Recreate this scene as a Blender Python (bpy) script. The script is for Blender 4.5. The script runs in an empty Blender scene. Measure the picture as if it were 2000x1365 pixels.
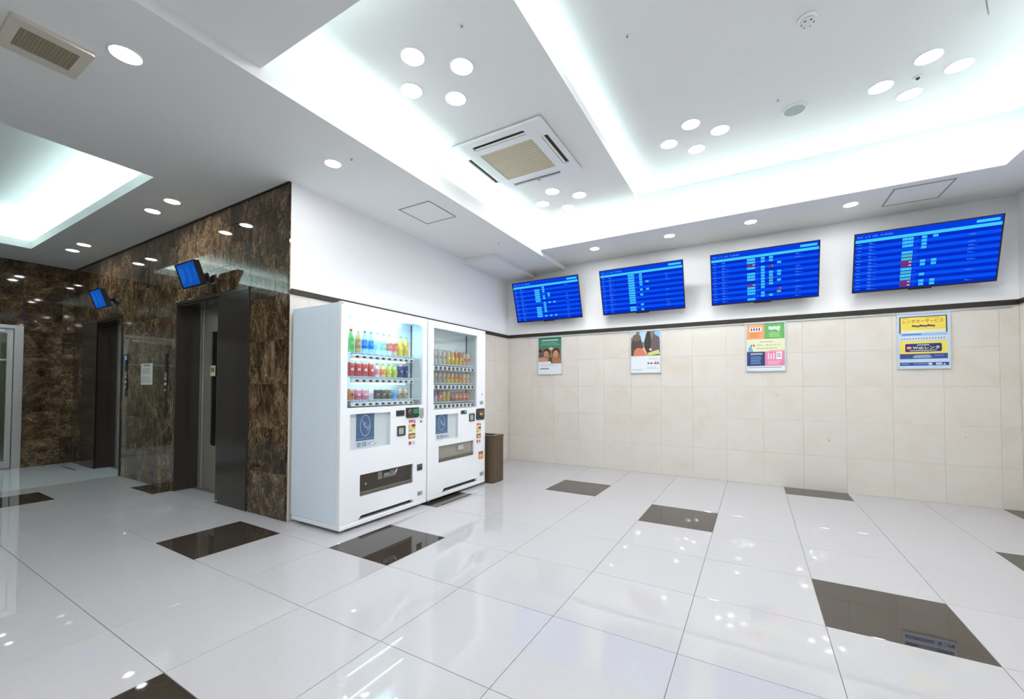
import bpy, bmesh, math, random
from mathutils import Vector, Matrix
from mathutils.geometry import tessellate_polygon

random.seed(11)
scene = bpy.context.scene
COL = scene.collection

# ------------------------------------------------------------------ camera
cam_data = bpy.data.cameras.new('camera')
cam_data.sensor_fit = 'HORIZONTAL'
cam_data.sensor_width = 36.0
cam_data.lens = 36.0 * 813.37 / 2000.0
cam_data.shift_y = (739.385 - 682.5) / 2000.0
cam_data.clip_start = 0.02
cam = bpy.data.objects.new('camera', cam_data)
COL.objects.link(cam)
YAW, PITCH, ROLL = -0.52692, 0.02267, 0.00271
fw = Vector((math.sin(YAW) * math.cos(PITCH), math.cos(YAW) * math.cos(PITCH), math.sin(PITCH)))
rt = Vector((math.cos(YAW), -math.sin(YAW), 0.0))
up = rt.cross(fw)
r2 = math.cos(ROLL) * rt + math.sin(ROLL) * up
u2 = -math.sin(ROLL) * rt + math.cos(ROLL) * up
M = Matrix(((r2.x, u2.x, -fw.x, 2.1053), (r2.y, u2.y, -fw.y, -0.7843), (r2.z, u2.z, -fw.z, 1.1717), (0, 0, 0, 1)))
cam.matrix_world = M
scene.camera = cam

# ------------------------------------------------------------------ world, exposure
world = bpy.data.worlds.new('world')
scene.world = world
world.use_nodes = True
world.node_tree.nodes['Background'].inputs[0].default_value = (0.55, 0.6, 0.65, 1)
world.node_tree.nodes['Background'].inputs[1].default_value = 0.15
vs = scene.view_settings
vs.view_transform = 'Standard'
vs.look = 'None'
vs.exposure = 0.0
vs.gamma = 1.0
vs.use_curve_mapping = False
scene.cycles.use_denoising = True
scene.cycles.adaptive_threshold = 0.02
scene.cycles.max_bounces = 7
scene.cycles.diffuse_bounces = 4
scene.cycles.glossy_bounces = 4
scene.cycles.transparent_max_bounces = 8
scene.cycles.sample_clamp_indirect = 30.0

# ------------------------------------------------------------------ main dimensions (metres)
T = 0.6                      # floor tile
YB, XV, YE, XL, XR, YR = 5.18, -1.44, 1.385, -7.08, 4.34, -6.0
Z1, Z2, ZA, ZB = 3.0, 3.07, 3.41, 3.61     # lower ceiling, main ceiling, tray A, tray B
C1 = (-0.415, 3.962, 0.567, 4.32)           # coffer over the hall (x0,x1,y0,y1)
C2 = (-0.415, 3.962, -5.3, -1.35)           # next coffer towards the entrance
CL = (-6.162, -2.40, -2.6, 0.745)           # coffer over the lift lobby
COOL = (0.74, 1.0, 0.99)
COVE_W = 2.25               # watts per metre of cove lamp
LOBBY_W = 5.0
DOWN_W = 3.7

def area_light(name, loc, sx, sy, watts, rot=(0, 0, 0), color=COOL, shape='RECTANGLE', spread=math.pi, parent=None):
    l = bpy.data.lights.new(name, 'AREA')
    l.shape = shape
    l.size = sx
    if shape in ('RECTANGLE', 'ELLIPSE'):
        l.size_y = sy
    l.energy = watts
    l.color = color
    l.spread = spread
    o = bpy.data.objects.new(name, l)
    o.location = loc
    o.rotation_euler = rot
    COL.objects.link(o)
    if parent:
        o.parent = parent
    return o

def cove_ring(c, zl, zr, wpm, sides='LRNF', off=0.11):
    """fluorescent cove lamps lying behind the lips of a coffer, shining up"""
    x0, x1, y0, y1 = c
    lx, ly = x1 - x0, y1 - y0
    if 'L' in sides:
        area_light('cove_light', (x0 - off, (y0 + y1) / 2, zl), 0.05, ly, wpm * ly, (math.pi, 0.0, 0))
    if 'R' in sides:
        area_light('cove_light', (x1 + off, (y0 + y1) / 2, zr), 0.05, ly, wpm * ly, (math.pi, 0.0, 0))
    if 'N' in sides:
        area_light('cove_light', ((x0 + x1) / 2, y0 - off, zr), lx, 0.05, wpm * lx, (math.pi, 0, 0))
    if 'F' in sides:
        area_light('cove_light', ((x0 + x1) / 2, y1 + off, zr), lx, 0.05, wpm * lx, (math.pi, 0, 0))

cove_ring(C1, 3.08, 3.12, COVE_W)
cove_ring(C2, 3.08, 3.12, COVE_W)
for c in (C1, C2):           # lamp over the edge of tray A, lighting tray B
    area_light('cove_light', (0.83, (c[2] + c[3]) / 2, 3.445), 0.05, c[3] - c[2], COVE_W * (c[3] - c[2]), (math.pi, 0.15, 0))
cove_ring(CL, 3.05, 3.05, LOBBY_W)

# ------------------------------------------------------------------ mesh helpers
class MB:
    def __init__(self):
        self.b = bmesh.new()
        self.mats = []

    def mi(self, mat):
        if mat not in self.mats:
            self.mats.append(mat)
        return self.mats.index(mat)

    def _tag(self, faces, mat, smooth=False):
        i = self.mi(mat)
        for f in faces:
            f.material_index = i
            f.smooth = smooth

    def box(self, x0, x1, y0, y1, z0, z1, mat, bev=0.0, seg=1):
        n0 = set(self.b.faces) if bev else None
        vs_ = [self.b.verts.new((x, y, z)) for x in (x0, x1) for y in (y0, y1) for z in (z0, z1)]
        fs = [self.b.faces.new([vs_[i] for i in q]) for q in
              ((0, 1, 3, 2), (4, 6, 7, 5), (0, 4, 5, 1), (2, 3, 7, 6), (0, 2, 6, 4), (1, 5, 7, 3))]
        self._tag(fs, mat)
        if bev:
            es = list({e for f in fs for e in f.edges})
            bmesh.ops.bevel(self.b, geom=es, offset=bev, segments=seg, affect='EDGES', profile=0.5, clamp_overlap=True)
            self._tag([f for f in self.b.faces if f not in n0], mat)
        return self

    def quad(self, pts, mat):
        f = self.b.faces.new([self.b.verts.new(p) for p in pts])
        self._tag([f], mat)
        return self

    def lathe(self, prof, mat, c=(0, 0, 0), n=20, axis='z', mats=None, smooth=True, squash=1.0):
        """revolve (radius, height) points; open profile closed with caps where r>0 ends"""
        rings = []
        for (r, h) in prof:
            ring = []
            for k in range(n):
                a = 2 * math.pi * k / n
                x, y = r * math.cos(a), r * math.sin(a) * squash
                if axis == 'z':
                    p = (c[0] + x, c[1] + y, c[2] + h)
                elif axis == 'x':
                    p = (c[0] + h, c[1] + x, c[2] + y)
                else:
                    p = (c[0] + x, c[1] + h, c[2] + y)
                ring.append(self.b.verts.new(p))
            rings.append(ring)
        for j in range(len(rings) - 1):
            m = mats[j] if mats else mat
            fs = [self.b.faces.new((rings[j][k], rings[j][(k + 1) % n], rings[j + 1][(k + 1) % n], rings[j + 1][k])) for k in range(n)]
            self._tag(fs, m, smooth)
        f0 = self.b.faces.new(list(reversed(rings[0])))
        f1 = self.b.faces.new(rings[-1])
        self._tag([f0], mats[0] if mats else mat)
        self._tag([f1], mats[-1] if mats else mat)
        return self

    def ring(self, r0, r1, h0, h1, mat, c, n=28):
        """flat annulus with thickness, axis z (h0 lower, h1 upper)"""
        v = [[self.b.verts.new((c[0] + r * math.cos(2 * math.pi * k / n), c[1] + r * math.sin(2 * math.pi * k / n), c[2] + h))
              for k in range(n)] for (r, h) in ((r0, h1), (r0, h0), (r1, h0 + 0.002), (r1, h1))]
        for j in range(4):
            a, d = v[j], v[(j + 1) % 4]
            self._tag([self.b.faces.new((a[k], a[(k + 1) % n], d[(k + 1) % n], d[k])) for k in range(n)], mat)
        return self

    def plate(self, outer, holes, a, t, mat, axis='x', mat_in=None):
        """flat plate with holes: 2D loops extruded from a to a+t along an axis (2D = the two other axes in order)"""
        def P3(p, h):
            return {'x': (h, p[0], p[1]), 'y': (p[0], h, p[1]), 'z': (p[0], p[1], h)}[axis]
        loops = [outer] + list(holes)
        flat = [p for l in loops for p in l]
        tris = tessellate_polygon([[Vector((p[0], p[1], 0)) for p in l] for l in loops])
        A = [self.b.verts.new(P3(p, a)) for p in flat]
        B = [self.b.verts.new(P3(p, a + t)) for p in flat]
        fs = []
        for tr in tris:
            for V in (A, B):
                try:
                    fs.append(self.b.faces.new([V[i] for i in tr]))
                except ValueError:
                    pass
        self._tag(fs, mat)
        o = 0
        for li, l in enumerate(loops):
            n = len(l)
            ss = []
            for k in range(n):
                i, j = o + k, o + (k + 1) % n
                ss.append(self.b.faces.new((A[i], A[j], B[j], B[i])))
            self._tag(ss, mat if li == 0 or mat_in is None else mat_in)
            o += n
        return self

    def tube(self, pts, r, mat, n=8):
        prev = None
        pts = [Vector(p) for p in pts]
        for i, p in enumerate(pts):
            d = (pts[min(i + 1, len(pts) - 1)] - pts[max(i - 1, 0)]).normalized()
            a = Vector((0, 0, 1)) if abs(d.z) < 0.9 else Vector((1, 0, 0))
            s = d.cross(a).normalized()
            t = d.cross(s)
            ring = [self.b.verts.new(p + r * (math.cos(2 * math.pi * k / n) * s + math.sin(2 * math.pi * k / n) * t)) for k in range(n)]
            if prev:
                self._tag([self.b.faces.new((prev[k], prev[(k + 1) % n], ring[(k + 1) % n], ring[k])) for k in range(n)], mat, True)
            else:
                self._tag([self.b.faces.new(ring)], mat)
            prev = ring
        self._tag([self.b.faces.new(prev)], mat)
        return self

    def mesh(self, name, recalc=True):
        if recalc:
            bmesh.ops.recalc_face_normals(self.b, faces=self.b.faces[:])
        me = bpy.data.meshes.new(name)
        self.b.to_mesh(me)
        self.b.free()
        for m in self.mats:
            me.materials.append(m)
        return me

    def build(self, name, parent=None, recalc=True):
        return obj(name, self.mesh(name, recalc), parent)

def obj(name, me, parent=None, loc=None):
    o = bpy.data.objects.new(name, me)
    COL.objects.link(o)
    if parent:
        o.parent = parent
    if loc is not None:
        o.location = loc
    return o

def tag(o, label=None, cat=None, group=None, kind=None):
    if label:
        o['label'] = label
    if cat:
        o['category'] = cat
    if group:
        o['group'] = group
    if kind:
        o['kind'] = kind
    return o

def thing(name, label, cat, loc=(0, 0, 0), rot=(0, 0, 0), group=None):
    o = bpy.data.objects.new(name, None)
    o.empty_display_size = 0.1
    o.location = loc
    o.rotation_euler = rot
    COL.objects.link(o)
    return tag(o, label, cat, group)

def rrect(y0, y1, z0, z1, r=0.0, seg=5, corners=(1, 1, 1, 1)):
    """rounded rectangle loop, corners: BL, BR, TR, TL"""
    pts = []
    for (cy, cz, a0, on) in ((y0 + r, z0 + r, math.pi, corners[0]), (y1 - r, z0 + r, 1.5 * math.pi, corners[1]),
                             (y1 - r, z1 - r, 0, corners[2]), (y0 + r, z1 - r, 0.5 * math.pi, corners[3])):
        if r and on:
            for k in range(seg + 1):
                a = a0 + 0.5 * math.pi * k / seg
                pts.append((cy + r * math.cos(a), cz + r * math.sin(a)))
        else:
            pts.append((y0 if cy < (y0 + y1) / 2 else y1, z0 if cz < (z0 + z1) / 2 else z1))
    return pts

# ------------------------------------------------------------------ materials
def nodes(name):
    m = bpy.data.materials.new(name)
    m.use_nodes = True
    nt = m.node_tree
    return m, nt, nt.nodes['Principled BSDF']

def N(nt, t, **kw):
    n = nt.nodes.new(t)
    for k, v in kw.items():
        if k in n.inputs:
            n.inputs[k].default_value = v
        else:
            setattr(n, k, v)
    return n

def srgb(r, g, b):
    f = lambda c: c / 12.92 if c <= 0.04045 else ((c + 0.055) / 1.055) ** 2.4
    return (f(r / 255), f(g / 255), f(b / 255))

_cache = {}
def plain(rgb, rough=0.5, metal=0.0, emit=0.0, spec=0.5, name=None):
    key = (tuple(rgb), rough, metal, emit, spec)
    if key in _cache:
        return _cache[key]
    m, nt, p = nodes(name or 'plain')
    c = srgb(*rgb)
    p.inputs['Base Color'].default_value = (*c, 1)
    p.inputs['Roughness'].default_value = rough
    p.inputs['Metallic'].default_value = metal
    p.inputs['Specular IOR Level'].default_value = spec
    # faint procedural grain so that no surface is perfectly even
    nz = N(nt, 'ShaderNodeTexNoise', Scale=35.0, Detail=2.0)
    geo = N(nt, 'ShaderNodeNewGeometry')
    nt.links.new(geo.outputs['Position'], nz.inputs['Vector'])
    mr = N(nt, 'ShaderNodeMapRange')
    mr.inputs['To Min'].default_value = max(0.0, rough - 0.008)
    mr.inputs['To Max'].default_value = min(1.0, rough + 0.008)
    nt.links.new(nz.outputs['Fac'], mr.inputs['Value'])
    nt.links.new(mr.outputs['Result'], p.inputs['Roughness'])
    if emit:
        p.inputs['Emission Color'].default_value = (*c, 1)
        p.inputs['Emission Strength'].default_value = emit
    _cache[key] = m
    return m

def emission(rgb, s, name='glow', sampled=True):
    key = ('e', tuple(rgb), s, sampled)
    if key in _cache:
        return _cache[key]
    m = bpy.data.materials.new(name)
    m.use_nodes = True
    nt = m.node_tree
    nt.nodes.remove(nt.nodes['Principled BSDF'])
    e = N(nt, 'ShaderNodeEmission')
    e.inputs['Color'].default_value = (*srgb(*rgb), 1)
    e.inputs['Strength'].default_value = s
    if not sampled:
        m.cycles.emission_sampling = 'NONE'
    nt.links.new(e.outputs[0], nt.nodes['Material Output'].inputs['Surface'])
    _cache[key] = m
    return m

def glass_mat(name, tint=(0.97, 1.0, 1.0), refl=0.06):
    m = bpy.data.materials.new(name)
    m.use_nodes = True
    nt = m.node_tree
    nt.nodes.remove(nt.nodes['Principled BSDF'])
    tr = N(nt, 'ShaderNodeBsdfTransparent')
    tr.inputs['Color'].default_value = (*tint, 1)
    gl = N(nt, 'ShaderNodeBsdfGlossy')
    gl.inputs['Roughness'].default_value = 0.02
    fr = N(nt, 'ShaderNodeLayerWeight', Blend=0.12)
    mr = N(nt, 'ShaderNodeMapRange')
    mr.inputs['To Min'].default_value = refl
    mr.inputs['To Max'].default_value = 0.8
    mx = N(nt, 'ShaderNodeMixShader')
    nt.links.new(fr.outputs['Fresnel'], mr.inputs['Value'])
    nt.links.new(mr.outputs['Result'], mx.inputs['Fac'])
    nt.links.new(tr.outputs[0], mx.inputs[1])
    nt.links.new(gl.outputs[0], mx.inputs[2])
    nt.links.new(mx.outputs[0], nt.nodes['Material Output'].inputs['Surface'])
    return m

def stone_coords(nt, jitter=3.0):
    """world position, shifted by a random amount per slab"""
    geo = N(nt, 'ShaderNodeNewGeometry')
    oi = N(nt, 'ShaderNodeObjectInfo')
    mul = N(nt, 'ShaderNodeVectorMath', operation='MULTIPLY')
    mul.inputs[1].default_value = (jitter, jitter * 1.7, jitter * 2.3)
    add = N(nt, 'ShaderNodeVectorMath', operation='ADD')
    nt.links.new(oi.outputs['Random'], mul.inputs[0])
    nt.links.new(geo.outputs['Position'], add.inputs[0])
    nt.links.new(mul.outputs[0], add.inputs[1])
    return add.outputs[0], oi.outputs['Random']

def ramp(nt, stops):
    r = N(nt, 'ShaderNodeValToRGB')
    el = r.color_ramp.elements
    while len(el) < len(stops):
        el.new(0.5)
    for e, (p, c) in zip(el, stops):
        e.position = p
        e.color = (*c, 1)
    return r

def mat_dark_marble(name, stretch):
    m, nt, p = nodes(name)
    co, rnd = stone_coords(nt, 4.0)
    mp = N(nt, 'ShaderNodeVectorMath', operation='MULTIPLY')
    mp.inputs[1].default_value = stretch
    nt.links.new(co, mp.inputs[0])
    warp = N(nt, 'ShaderNodeTexNoise', Scale=2.6, Detail=6.0, Roughness=0.62)
    nt.links.new(mp.outputs[0], warp.inputs['Vector'])
    ws = N(nt, 'ShaderNodeVectorMath', operation='SCALE')
    ws.inputs['Scale'].default_value = 0.85
    nt.links.new(warp.outputs['Color'], ws.inputs[0])
    wa = N(nt, 'ShaderNodeVectorMath', operation='ADD')
    nt.links.new(mp.outputs[0], wa.inputs[0])
    nt.links.new(ws.outputs[0], wa.inputs[1])
    # broad patches
    pt = N(nt, 'ShaderNodeTexNoise', Scale=5.0, Detail=8.0, Roughness=0.72)
    nt.links.new(wa.outputs[0], pt.inputs['Vector'])
    base = ramp(nt, [(0.30, (0.020, 0.011, 0.005)), (0.46, (0.056, 0.031, 0.014)), (0.58, (0.135, 0.080, 0.040)), (0.74, (0.30, 0.205, 0.125))])
    nt.links.new(pt.outputs['Fac'], base.inputs['Fac'])
    # crackle veins
    vo = N(nt, 'ShaderNodeTexVoronoi', feature='DISTANCE_TO_EDGE', Scale=6.5)
    nt.links.new(wa.outputs[0], vo.inputs['Vector'])
    vr = ramp(nt, [(0.0, (0.9, 0.9, 0.9)), (0.012, (0.45, 0.45, 0.45)), (0.032, (0, 0, 0))])
    nt.links.new(vo.outputs['Distance'], vr.inputs['Fac'])
    msk = N(nt, 'ShaderNodeTexNoise', Scale=2.2, Detail=3.0)
    nt.links.new(co, msk.inputs['Vector'])
    mk = ramp(nt, [(0.42, (0, 0, 0)), (0.62, (1, 1, 1))])
    nt.links.new(msk.outputs['Fac'], mk.inputs['Fac'])
    mm = N(nt, 'ShaderNodeMath', operation='MULTIPLY')
    nt.links.new(vr.outputs['Color'], mm.inputs[0])
    nt.links.new(mk.outputs['Color'], mm.inputs[1])
    # wispy ridge veins
    rg = N(nt, 'ShaderNodeTexNoise', Scale=3.2, Detail=6.0, Roughness=0.6, Distortion=1.6)
    nt.links.new(mp.outputs[0], rg.inputs['Vector'])
    rr = ramp(nt, [(0.482, (0, 0, 0)), (0.5, (0.65, 0.65, 0.65)), (0.518, (0, 0, 0))])
    nt.links.new(rg.outputs['Fac'], rr.inputs['Fac'])
    r2 = N(nt, 'ShaderNodeTexNoise', Scale=9.0, Detail=4.0, Roughness=0.6, Distortion=2.2)
    nt.links.new(mp.outputs[0], r2.inputs['Vector'])
    rr2 = ramp(nt, [(0.476, (0, 0, 0)), (0.5, (0.24, 0.24, 0.24)), (0.524, (0, 0, 0))])
    nt.links.new(r2.outputs['Fac'], rr2.inputs['Fac'])
    mxa = N(nt, 'ShaderNodeMath', operation='MAXIMUM')
    nt.links.new(rr.outputs['Color'], mxa.inputs[0])
    nt.links.new(rr2.outputs['Color'], mxa.inputs[1])
    mxb = N(nt, 'ShaderNodeMath', operation='MAXIMUM')
    nt.links.new(mxa.outputs[0], mxb.inputs[0])
    nt.links.new(mm.outputs[0], mxb.inputs[1])
    mx = N(nt, 'ShaderNodeMix', data_type='RGBA')
    mx.inputs[7].default_value = (0.46, 0.34, 0.22, 1)
    nt.links.new(mxb.outputs[0], mx.inputs[0])
    nt.links.new(base.outputs['Color'], mx.inputs[6])
    # darker and lighter clouds in the slab
    cl = N(nt, 'ShaderNodeTexNoise', Scale=2.1, Detail=3.0, Roughness=0.5)
    nt.links.new(co, cl.inputs['Vector'])
    cr = N(nt, 'ShaderNodeMapRange')
    cr.inputs['From Min'].default_value = 0.36
    cr.inputs['From Max'].default_value = 0.62
    cr.inputs['To Min'].default_value = 0.42
    cr.inputs['To Max'].default_value = 1.12
    nt.links.new(cl.outputs['Fac'], cr.inputs['Value'])
    sc = N(nt, 'ShaderNodeVectorMath', operation='SCALE')
    nt.links.new(mx.outputs[2], sc.inputs[0])
    nt.links.new(cr.outputs['Result'], sc.inputs['Scale'])
    nt.links.new(sc.outputs[0], p.inputs['Base Color'])
    p.inputs['Roughness'].default_value = 0.04
    return m

def mat_beige(name):
    m, nt, p = nodes(name)
    co, rnd = stone_coords(nt, 5.0)
    nz = N(nt, 'ShaderNodeTexNoise', Scale=3.0, Detail=6.0, Roughness=0.6, Distortion=0.6)
    nt.links.new(co, nz.inputs['Vector'])
    base = ramp(nt, [(0.25, srgb(224, 214, 200)), (0.45, srgb(228, 221, 212)), (0.65, srgb(230, 224, 217)), (0.85, srgb(225, 218, 211))])
    nt.links.new(nz.outputs['Fac'], base.inputs['Fac'])
    sp = N(nt, 'ShaderNodeTexNoise', Scale=17.0, Detail=2.0)
    nt.links.new(co, sp.inputs['Vector'])
    sr = ramp(nt, [(0.74, (0, 0, 0)), (0.80, (1, 1, 1))])
    nt.links.new(sp.outputs['Fac'], sr.inputs['Fac'])
    mx = N(nt, 'ShaderNodeMix', data_type='RGBA')
    mx.inputs[7].default_value = (*srgb(205, 180, 140), 1)
    nt.links.new(sr.outputs['Color'], mx.inputs[0])
    nt.links.new(base.outputs['Color'], mx.inputs[6])
    hs = N(nt, 'ShaderNodeHueSaturation')
    mr = N(nt, 'ShaderNodeMapRange')
    mr.inputs['To Min'].default_value = 0.912
    mr.inputs['To Max'].default_value = 0.93
    nt.links.new(rnd, mr.inputs['Value'])
    nt.links.new(mr.outputs['Result'], hs.inputs['Value'])
    nt.links.new(mx.outputs[2], hs.inputs['Color'])
    nt.links.new(hs.outputs['Color'], p.inputs['Base Color'])
    p.inputs['Roughness'].default_value = 0.04
    return m

def mat_floor(name, rgb, var=0.015, rough=0.022):
    m, nt, p = nodes(name)
    co, rnd = stone_coords(nt, 2.0)
    nz = N(nt, 'ShaderNodeTexNoise', Scale=60.0, Detail=3.0)
    nt.links.new(co, nz.inputs['Vector'])
    c = srgb(*rgb)
    base = ramp(nt, [(0.35, tuple(x * 0.97 for x in c)), (0.65, c)])
    nt.links.new(nz.outputs['Fac'], base.inputs['Fac'])
    hs = N(nt, 'ShaderNodeHueSaturation')
    mr = N(nt, 'ShaderNodeMapRange')
    mr.inputs['To Min'].default_value = 1 - var
    mr.inputs['To Max'].default_value = 1 + var
    nt.links.new(rnd, mr.inputs['Value'])
    nt.links.new(mr.outputs['Result'], hs.inputs['Value'])
    nt.links.new(base.outputs['Color'], hs.inputs['Color'])
    nt.links.new(hs.outputs['Color'], p.inputs['Base Color'])
    p.inputs['Roughness'].default_value = rough
    return m

def mat_paint(name, rgb, rough=0.6):
    m, nt, p = nodes(name)
    geo = N(nt, 'ShaderNodeNewGeometry')
    nz = N(nt, 'ShaderNodeTexNoise', Scale=140.0, Detail=2.0)
    nt.links.new(geo.outputs['Position'], nz.inputs['Vector'])
    bp = N(nt, 'ShaderNodeBump', Strength=0.03, Distance=0.002)
    nt.links.new(nz.outputs['Fac'], bp.inputs['Height'])
    nt.links.new(bp.outputs['Normal'], p.inputs['Normal'])
    p.inputs['Base Color'].default_value = (*srgb(*rgb), 1)
    p.inputs['Roughness'].default_value = rough
    p.inputs['Specular IOR Level'].default_value = 0.3
    return m

CEIL = mat_paint('ceiling_paint', (232, 233, 232))
PAINT = mat_paint('wall_paint', (241, 241, 242))
MARBLE_V = mat_dark_marble('brown_marble_upright', (1.6, 1.6, 0.75))
MARBLE_H = mat_dark_marble('brown_marble_flat', (1.1, 1.1, 1.5))
BEIGE = mat_beige('beige_marble')
FLOOR_W = mat_floor('white_polished_tile', (186, 184, 187))
FLOOR_D = mat_floor('dark_polished_tile', (60, 53, 46), 0.05)
FLOOR_L = mat_floor('pale_lobby_stone', (214, 218, 226), 0.0, 0.09)
GROUT = plain((128, 128, 122), 0.8)
JOINT_D = plain((24, 18, 13), 0.6)
JOINT_B = plain((224, 217, 206), 0.7)
TRIMB = plain((50, 38, 28), 0.35)
GRANITE = mat_floor('dark_granite', (54, 49, 45), 0.02, 0.16)
STEEL = plain((188, 190, 190), 0.36, 1.0)
STEEL_D = plain((196, 190, 180), 0.42, 0.75)
ALU = plain((200, 208, 208), 0.35, 0.8)
BLACK = plain((12, 12, 13), 0.35)
CHAR = plain((44, 43, 42), 0.45)
WHITEP = plain((232, 234, 236), 0.35)
GREYP = plain((150, 152, 150), 0.5)
LENS = emission((255, 255, 255), 26.0, 'lamp_glow', False)
GLASS = glass_mat('clear_glass')

# ================================================================== THE SETTING
def rect(x0, x1, y0, y1):
    return [(x0, y0), (x1, y0), (x1, y1), (x0, y1)]

# ------------------------------------------------------------------ floor
fl = MB()
fl.box(XV, XR, YR, YB, -0.12, -0.004, GROUT)
fl.box(-5.16, XV, YR, YE + 0.24, -0.12, -0.004, GROUT)
fl.box(XL - 1.6, -5.16, YR, YE + 0.24, -0.12, -0.004, GROUT)
floor = fl.build('floor')
tag(floor, 'polished white tile floor with scattered dark brown tiles', 'floor', kind='structure')
_tm = {}
def tile_mesh(w, d, mat, name):
    k = (round(w, 3), round(d, 3), mat.name)
    if k not in _tm:
        b = MB()
        x, y, e, z = w / 2 - 0.0014, d / 2 - 0.0014, 0.0009, 0.0
        lo = [(-x, -y, -0.006), (x, -y, -0.006), (x, y, -0.006), (-x, y, -0.006)]
        mi_ = [(p[0], p[1], z - 0.0007) for p in lo]
        hi = [(math.copysign(abs(p[0]) - e, p[0]), math.copysign(abs(p[1]) - e, p[1]), z) for p in lo]
        for k4 in range(4):
            n4 = (k4 + 1) % 4
            b.quad([lo[k4], lo[n4], mi_[n4], mi_[k4]], mat)
            b.quad([mi_[k4], mi_[n4], hi[n4], hi[k4]], mat)
        b.quad(hi, mat)
        bmesh.ops.remove_doubles(b.b, verts=b.b.verts[:], dist=1e-5)
        _tm[k] = b.mesh(name)
    return _tm[k]

DARK = {(0, -1), (-3, 1), (-1, 2), (-2, 4), (0, 6), (2, 5), (4, 3), (4, 8), (6, 5), (7, 8), (-8, 0), (-7, 2), (2, -3), (5, -2), (-5, -2)}
def floor_cells(j0, j1):
    for j in range(j0, j1):
        for i in range(-9, 8):
            x0, x1, y0, y1 = i * T, i * T + T, j * T, j * T + T
            x0, x1, y0, y1 = max(x0, -5.16), min(x1, XR), max(y0, YR), min(y1, YB)
            if y0 >= YE - 1e-6 and x1 <= XV + 1e-6:
                continue
            if y1 > YE + 1e-6 and x0 < XV:
                if x1 <= XV + 1e-6:
                    y1 = YE
                elif y0 >= YE:
                    x0 = XV
            if x1 - x0 < 0.02 or y1 - y0 < 0.02:
                continue
            yield i, j, x0, x1, y0, y1
for i, j, x0, x1, y0, y1 in floor_cells(-3, 9):
    dk = (i, j) in DARK
    nm = 'dark_floor_tile' if dk else 'floor_tile'
    obj(nm, tile_mesh(x1 - x0, y1 - y0, FLOOR_D if dk else FLOOR_W, nm), floor, ((x0 + x1) / 2, (y0 + y1) / 2, 0))
far = MB()
for i, j, x0, x1, y0, y1 in floor_cells(-10, -3):
    far.box(x0 + .0014, x1 - .0014, y0 + .0014, y1 - .0014, -0.006, 0, FLOOR_D if (i * 3 + j * 5) % 17 == 0 else FLOOR_W)
tag(far.build('floor_tiles_behind', floor), 'rows of white tiles further down the hall', kind='stuff')
MB().box(XL - 1.6, -5.162, YR, YE + .24, -0.006, 0.0, FLOOR_L).build('lobby_floor_slab', floor)
MB().box(-6.79, -6.18, 1.212, 1.228, -0.004, 0.0008, FLOOR_D).build('dark_floor_strip', floor)
MB().box(-5.172, -5.158, YR, YE, -0.004, 0.0008, plain((176, 178, 160), .4)).build('floor_joint_strip', floor)
for (a, b) in ((-3.575, -2.62),):
    MB().box(a, b, YE, YE + .225, -0.006, 0.0, FLOOR_W).build('lift_sill_tile', floor)

# ------------------------------------------------------------------ walls with stone panels
_pm = {}
def panel_mesh(w, h, mat, axis):
    k = (round(w, 3), round(h, 3), mat.name, axis)
    if k not in _pm:
        b = MB()
        g_ = 0.0004 if mat is BEIGE else 0.0008
        x, y, e = w / 2 - g_, h / 2 - g_, g_ * 1.4
        lo = [(-x, -y), (x, -y), (x, y), (-x, y)]
        hi = [(math.copysign(abs(p[0]) - e, p[0]), math.copysign(abs(p[1]) - e, p[1])) for p in lo]
        def P(p, d):
            return {'y-': (p[0], -d, p[1]), 'x+': (d, p[0], p[1]), 'x-': (-d, p[0], p[1])}[axis]
        for k4 in range(4):
            n4 = (k4 + 1) % 4
            b.quad([P(lo[k4], -0.012), P(lo[n4], -0.012), P(lo[n4], -0.001), P(lo[k4], -0.001)], mat)
            b.quad([P(lo[k4], -0.001), P(lo[n4], -0.001), P(hi[n4], 0), P(hi[k4], 0)], mat)
        b.quad([P(p, 0) for p in hi], mat)
        bmesh.ops.remove_doubles(b.b, verts=b.b.verts[:], dist=1e-5)
        _pm[k] = b.mesh('marble_panel')
    return _pm[k]

def panels(wall, axis, plane, us, zs, mat, skip=()):
    """stone slabs between the grid lines us x zs, cut around the rectangles in skip (u0,u1,z0,z1)"""
    us, zs = sorted(us), sorted(zs)
    for a in range(len(us) - 1):
        for c in range(len(zs) - 1):
            pieces = [(us[a], us[a + 1], zs[c], zs[c + 1])]
            for s in skip:
                nxt = []
                for (u0, u1, z0, z1) in pieces:
                    if s[0] >= u1 - 1e-4 or s[1] <= u0 + 1e-4 or s[2] >= z1 - 1e-4 or s[3] <= z0 + 1e-4:
                        nxt.append((u0, u1, z0, z1))
                        continue
                    m0, m1 = max(u0, s[0]), min(u1, s[1])
                    nxt += [(u0, m0, z0, z1), (m1, u1, z0, z1), (m0, m1, z0, max(z0, s[2])), (m0, m1, min(z1, s[3]), z1)]
                pieces = [q for q in nxt if q[1] - q[0] > 0.006 and q[3] - q[2] > 0.006]
            for (u0, u1, z0, z1) in pieces:
                cu, cz = (u0 + u1) / 2, (z0 + z1) / 2
                loc = (cu, plane, cz) if axis == 'y-' else (plane, cu, cz)
                obj('marble_panel', panel_mesh(u1 - u0, z1 - z0, mat, axis), wall, loc)

def grid(lo, hi, start, step=0.4):
    g = [lo, hi]
    k = math.ceil((lo - start) / step)
    while start + k * step < hi - 0.01:
        v = start + k * step
        if v > lo + 0.01:
            g.append(v)
        k += 1
    return sorted(g)

ZT0, ZT1 = 2.0, 2.05        # brown dado trim
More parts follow.
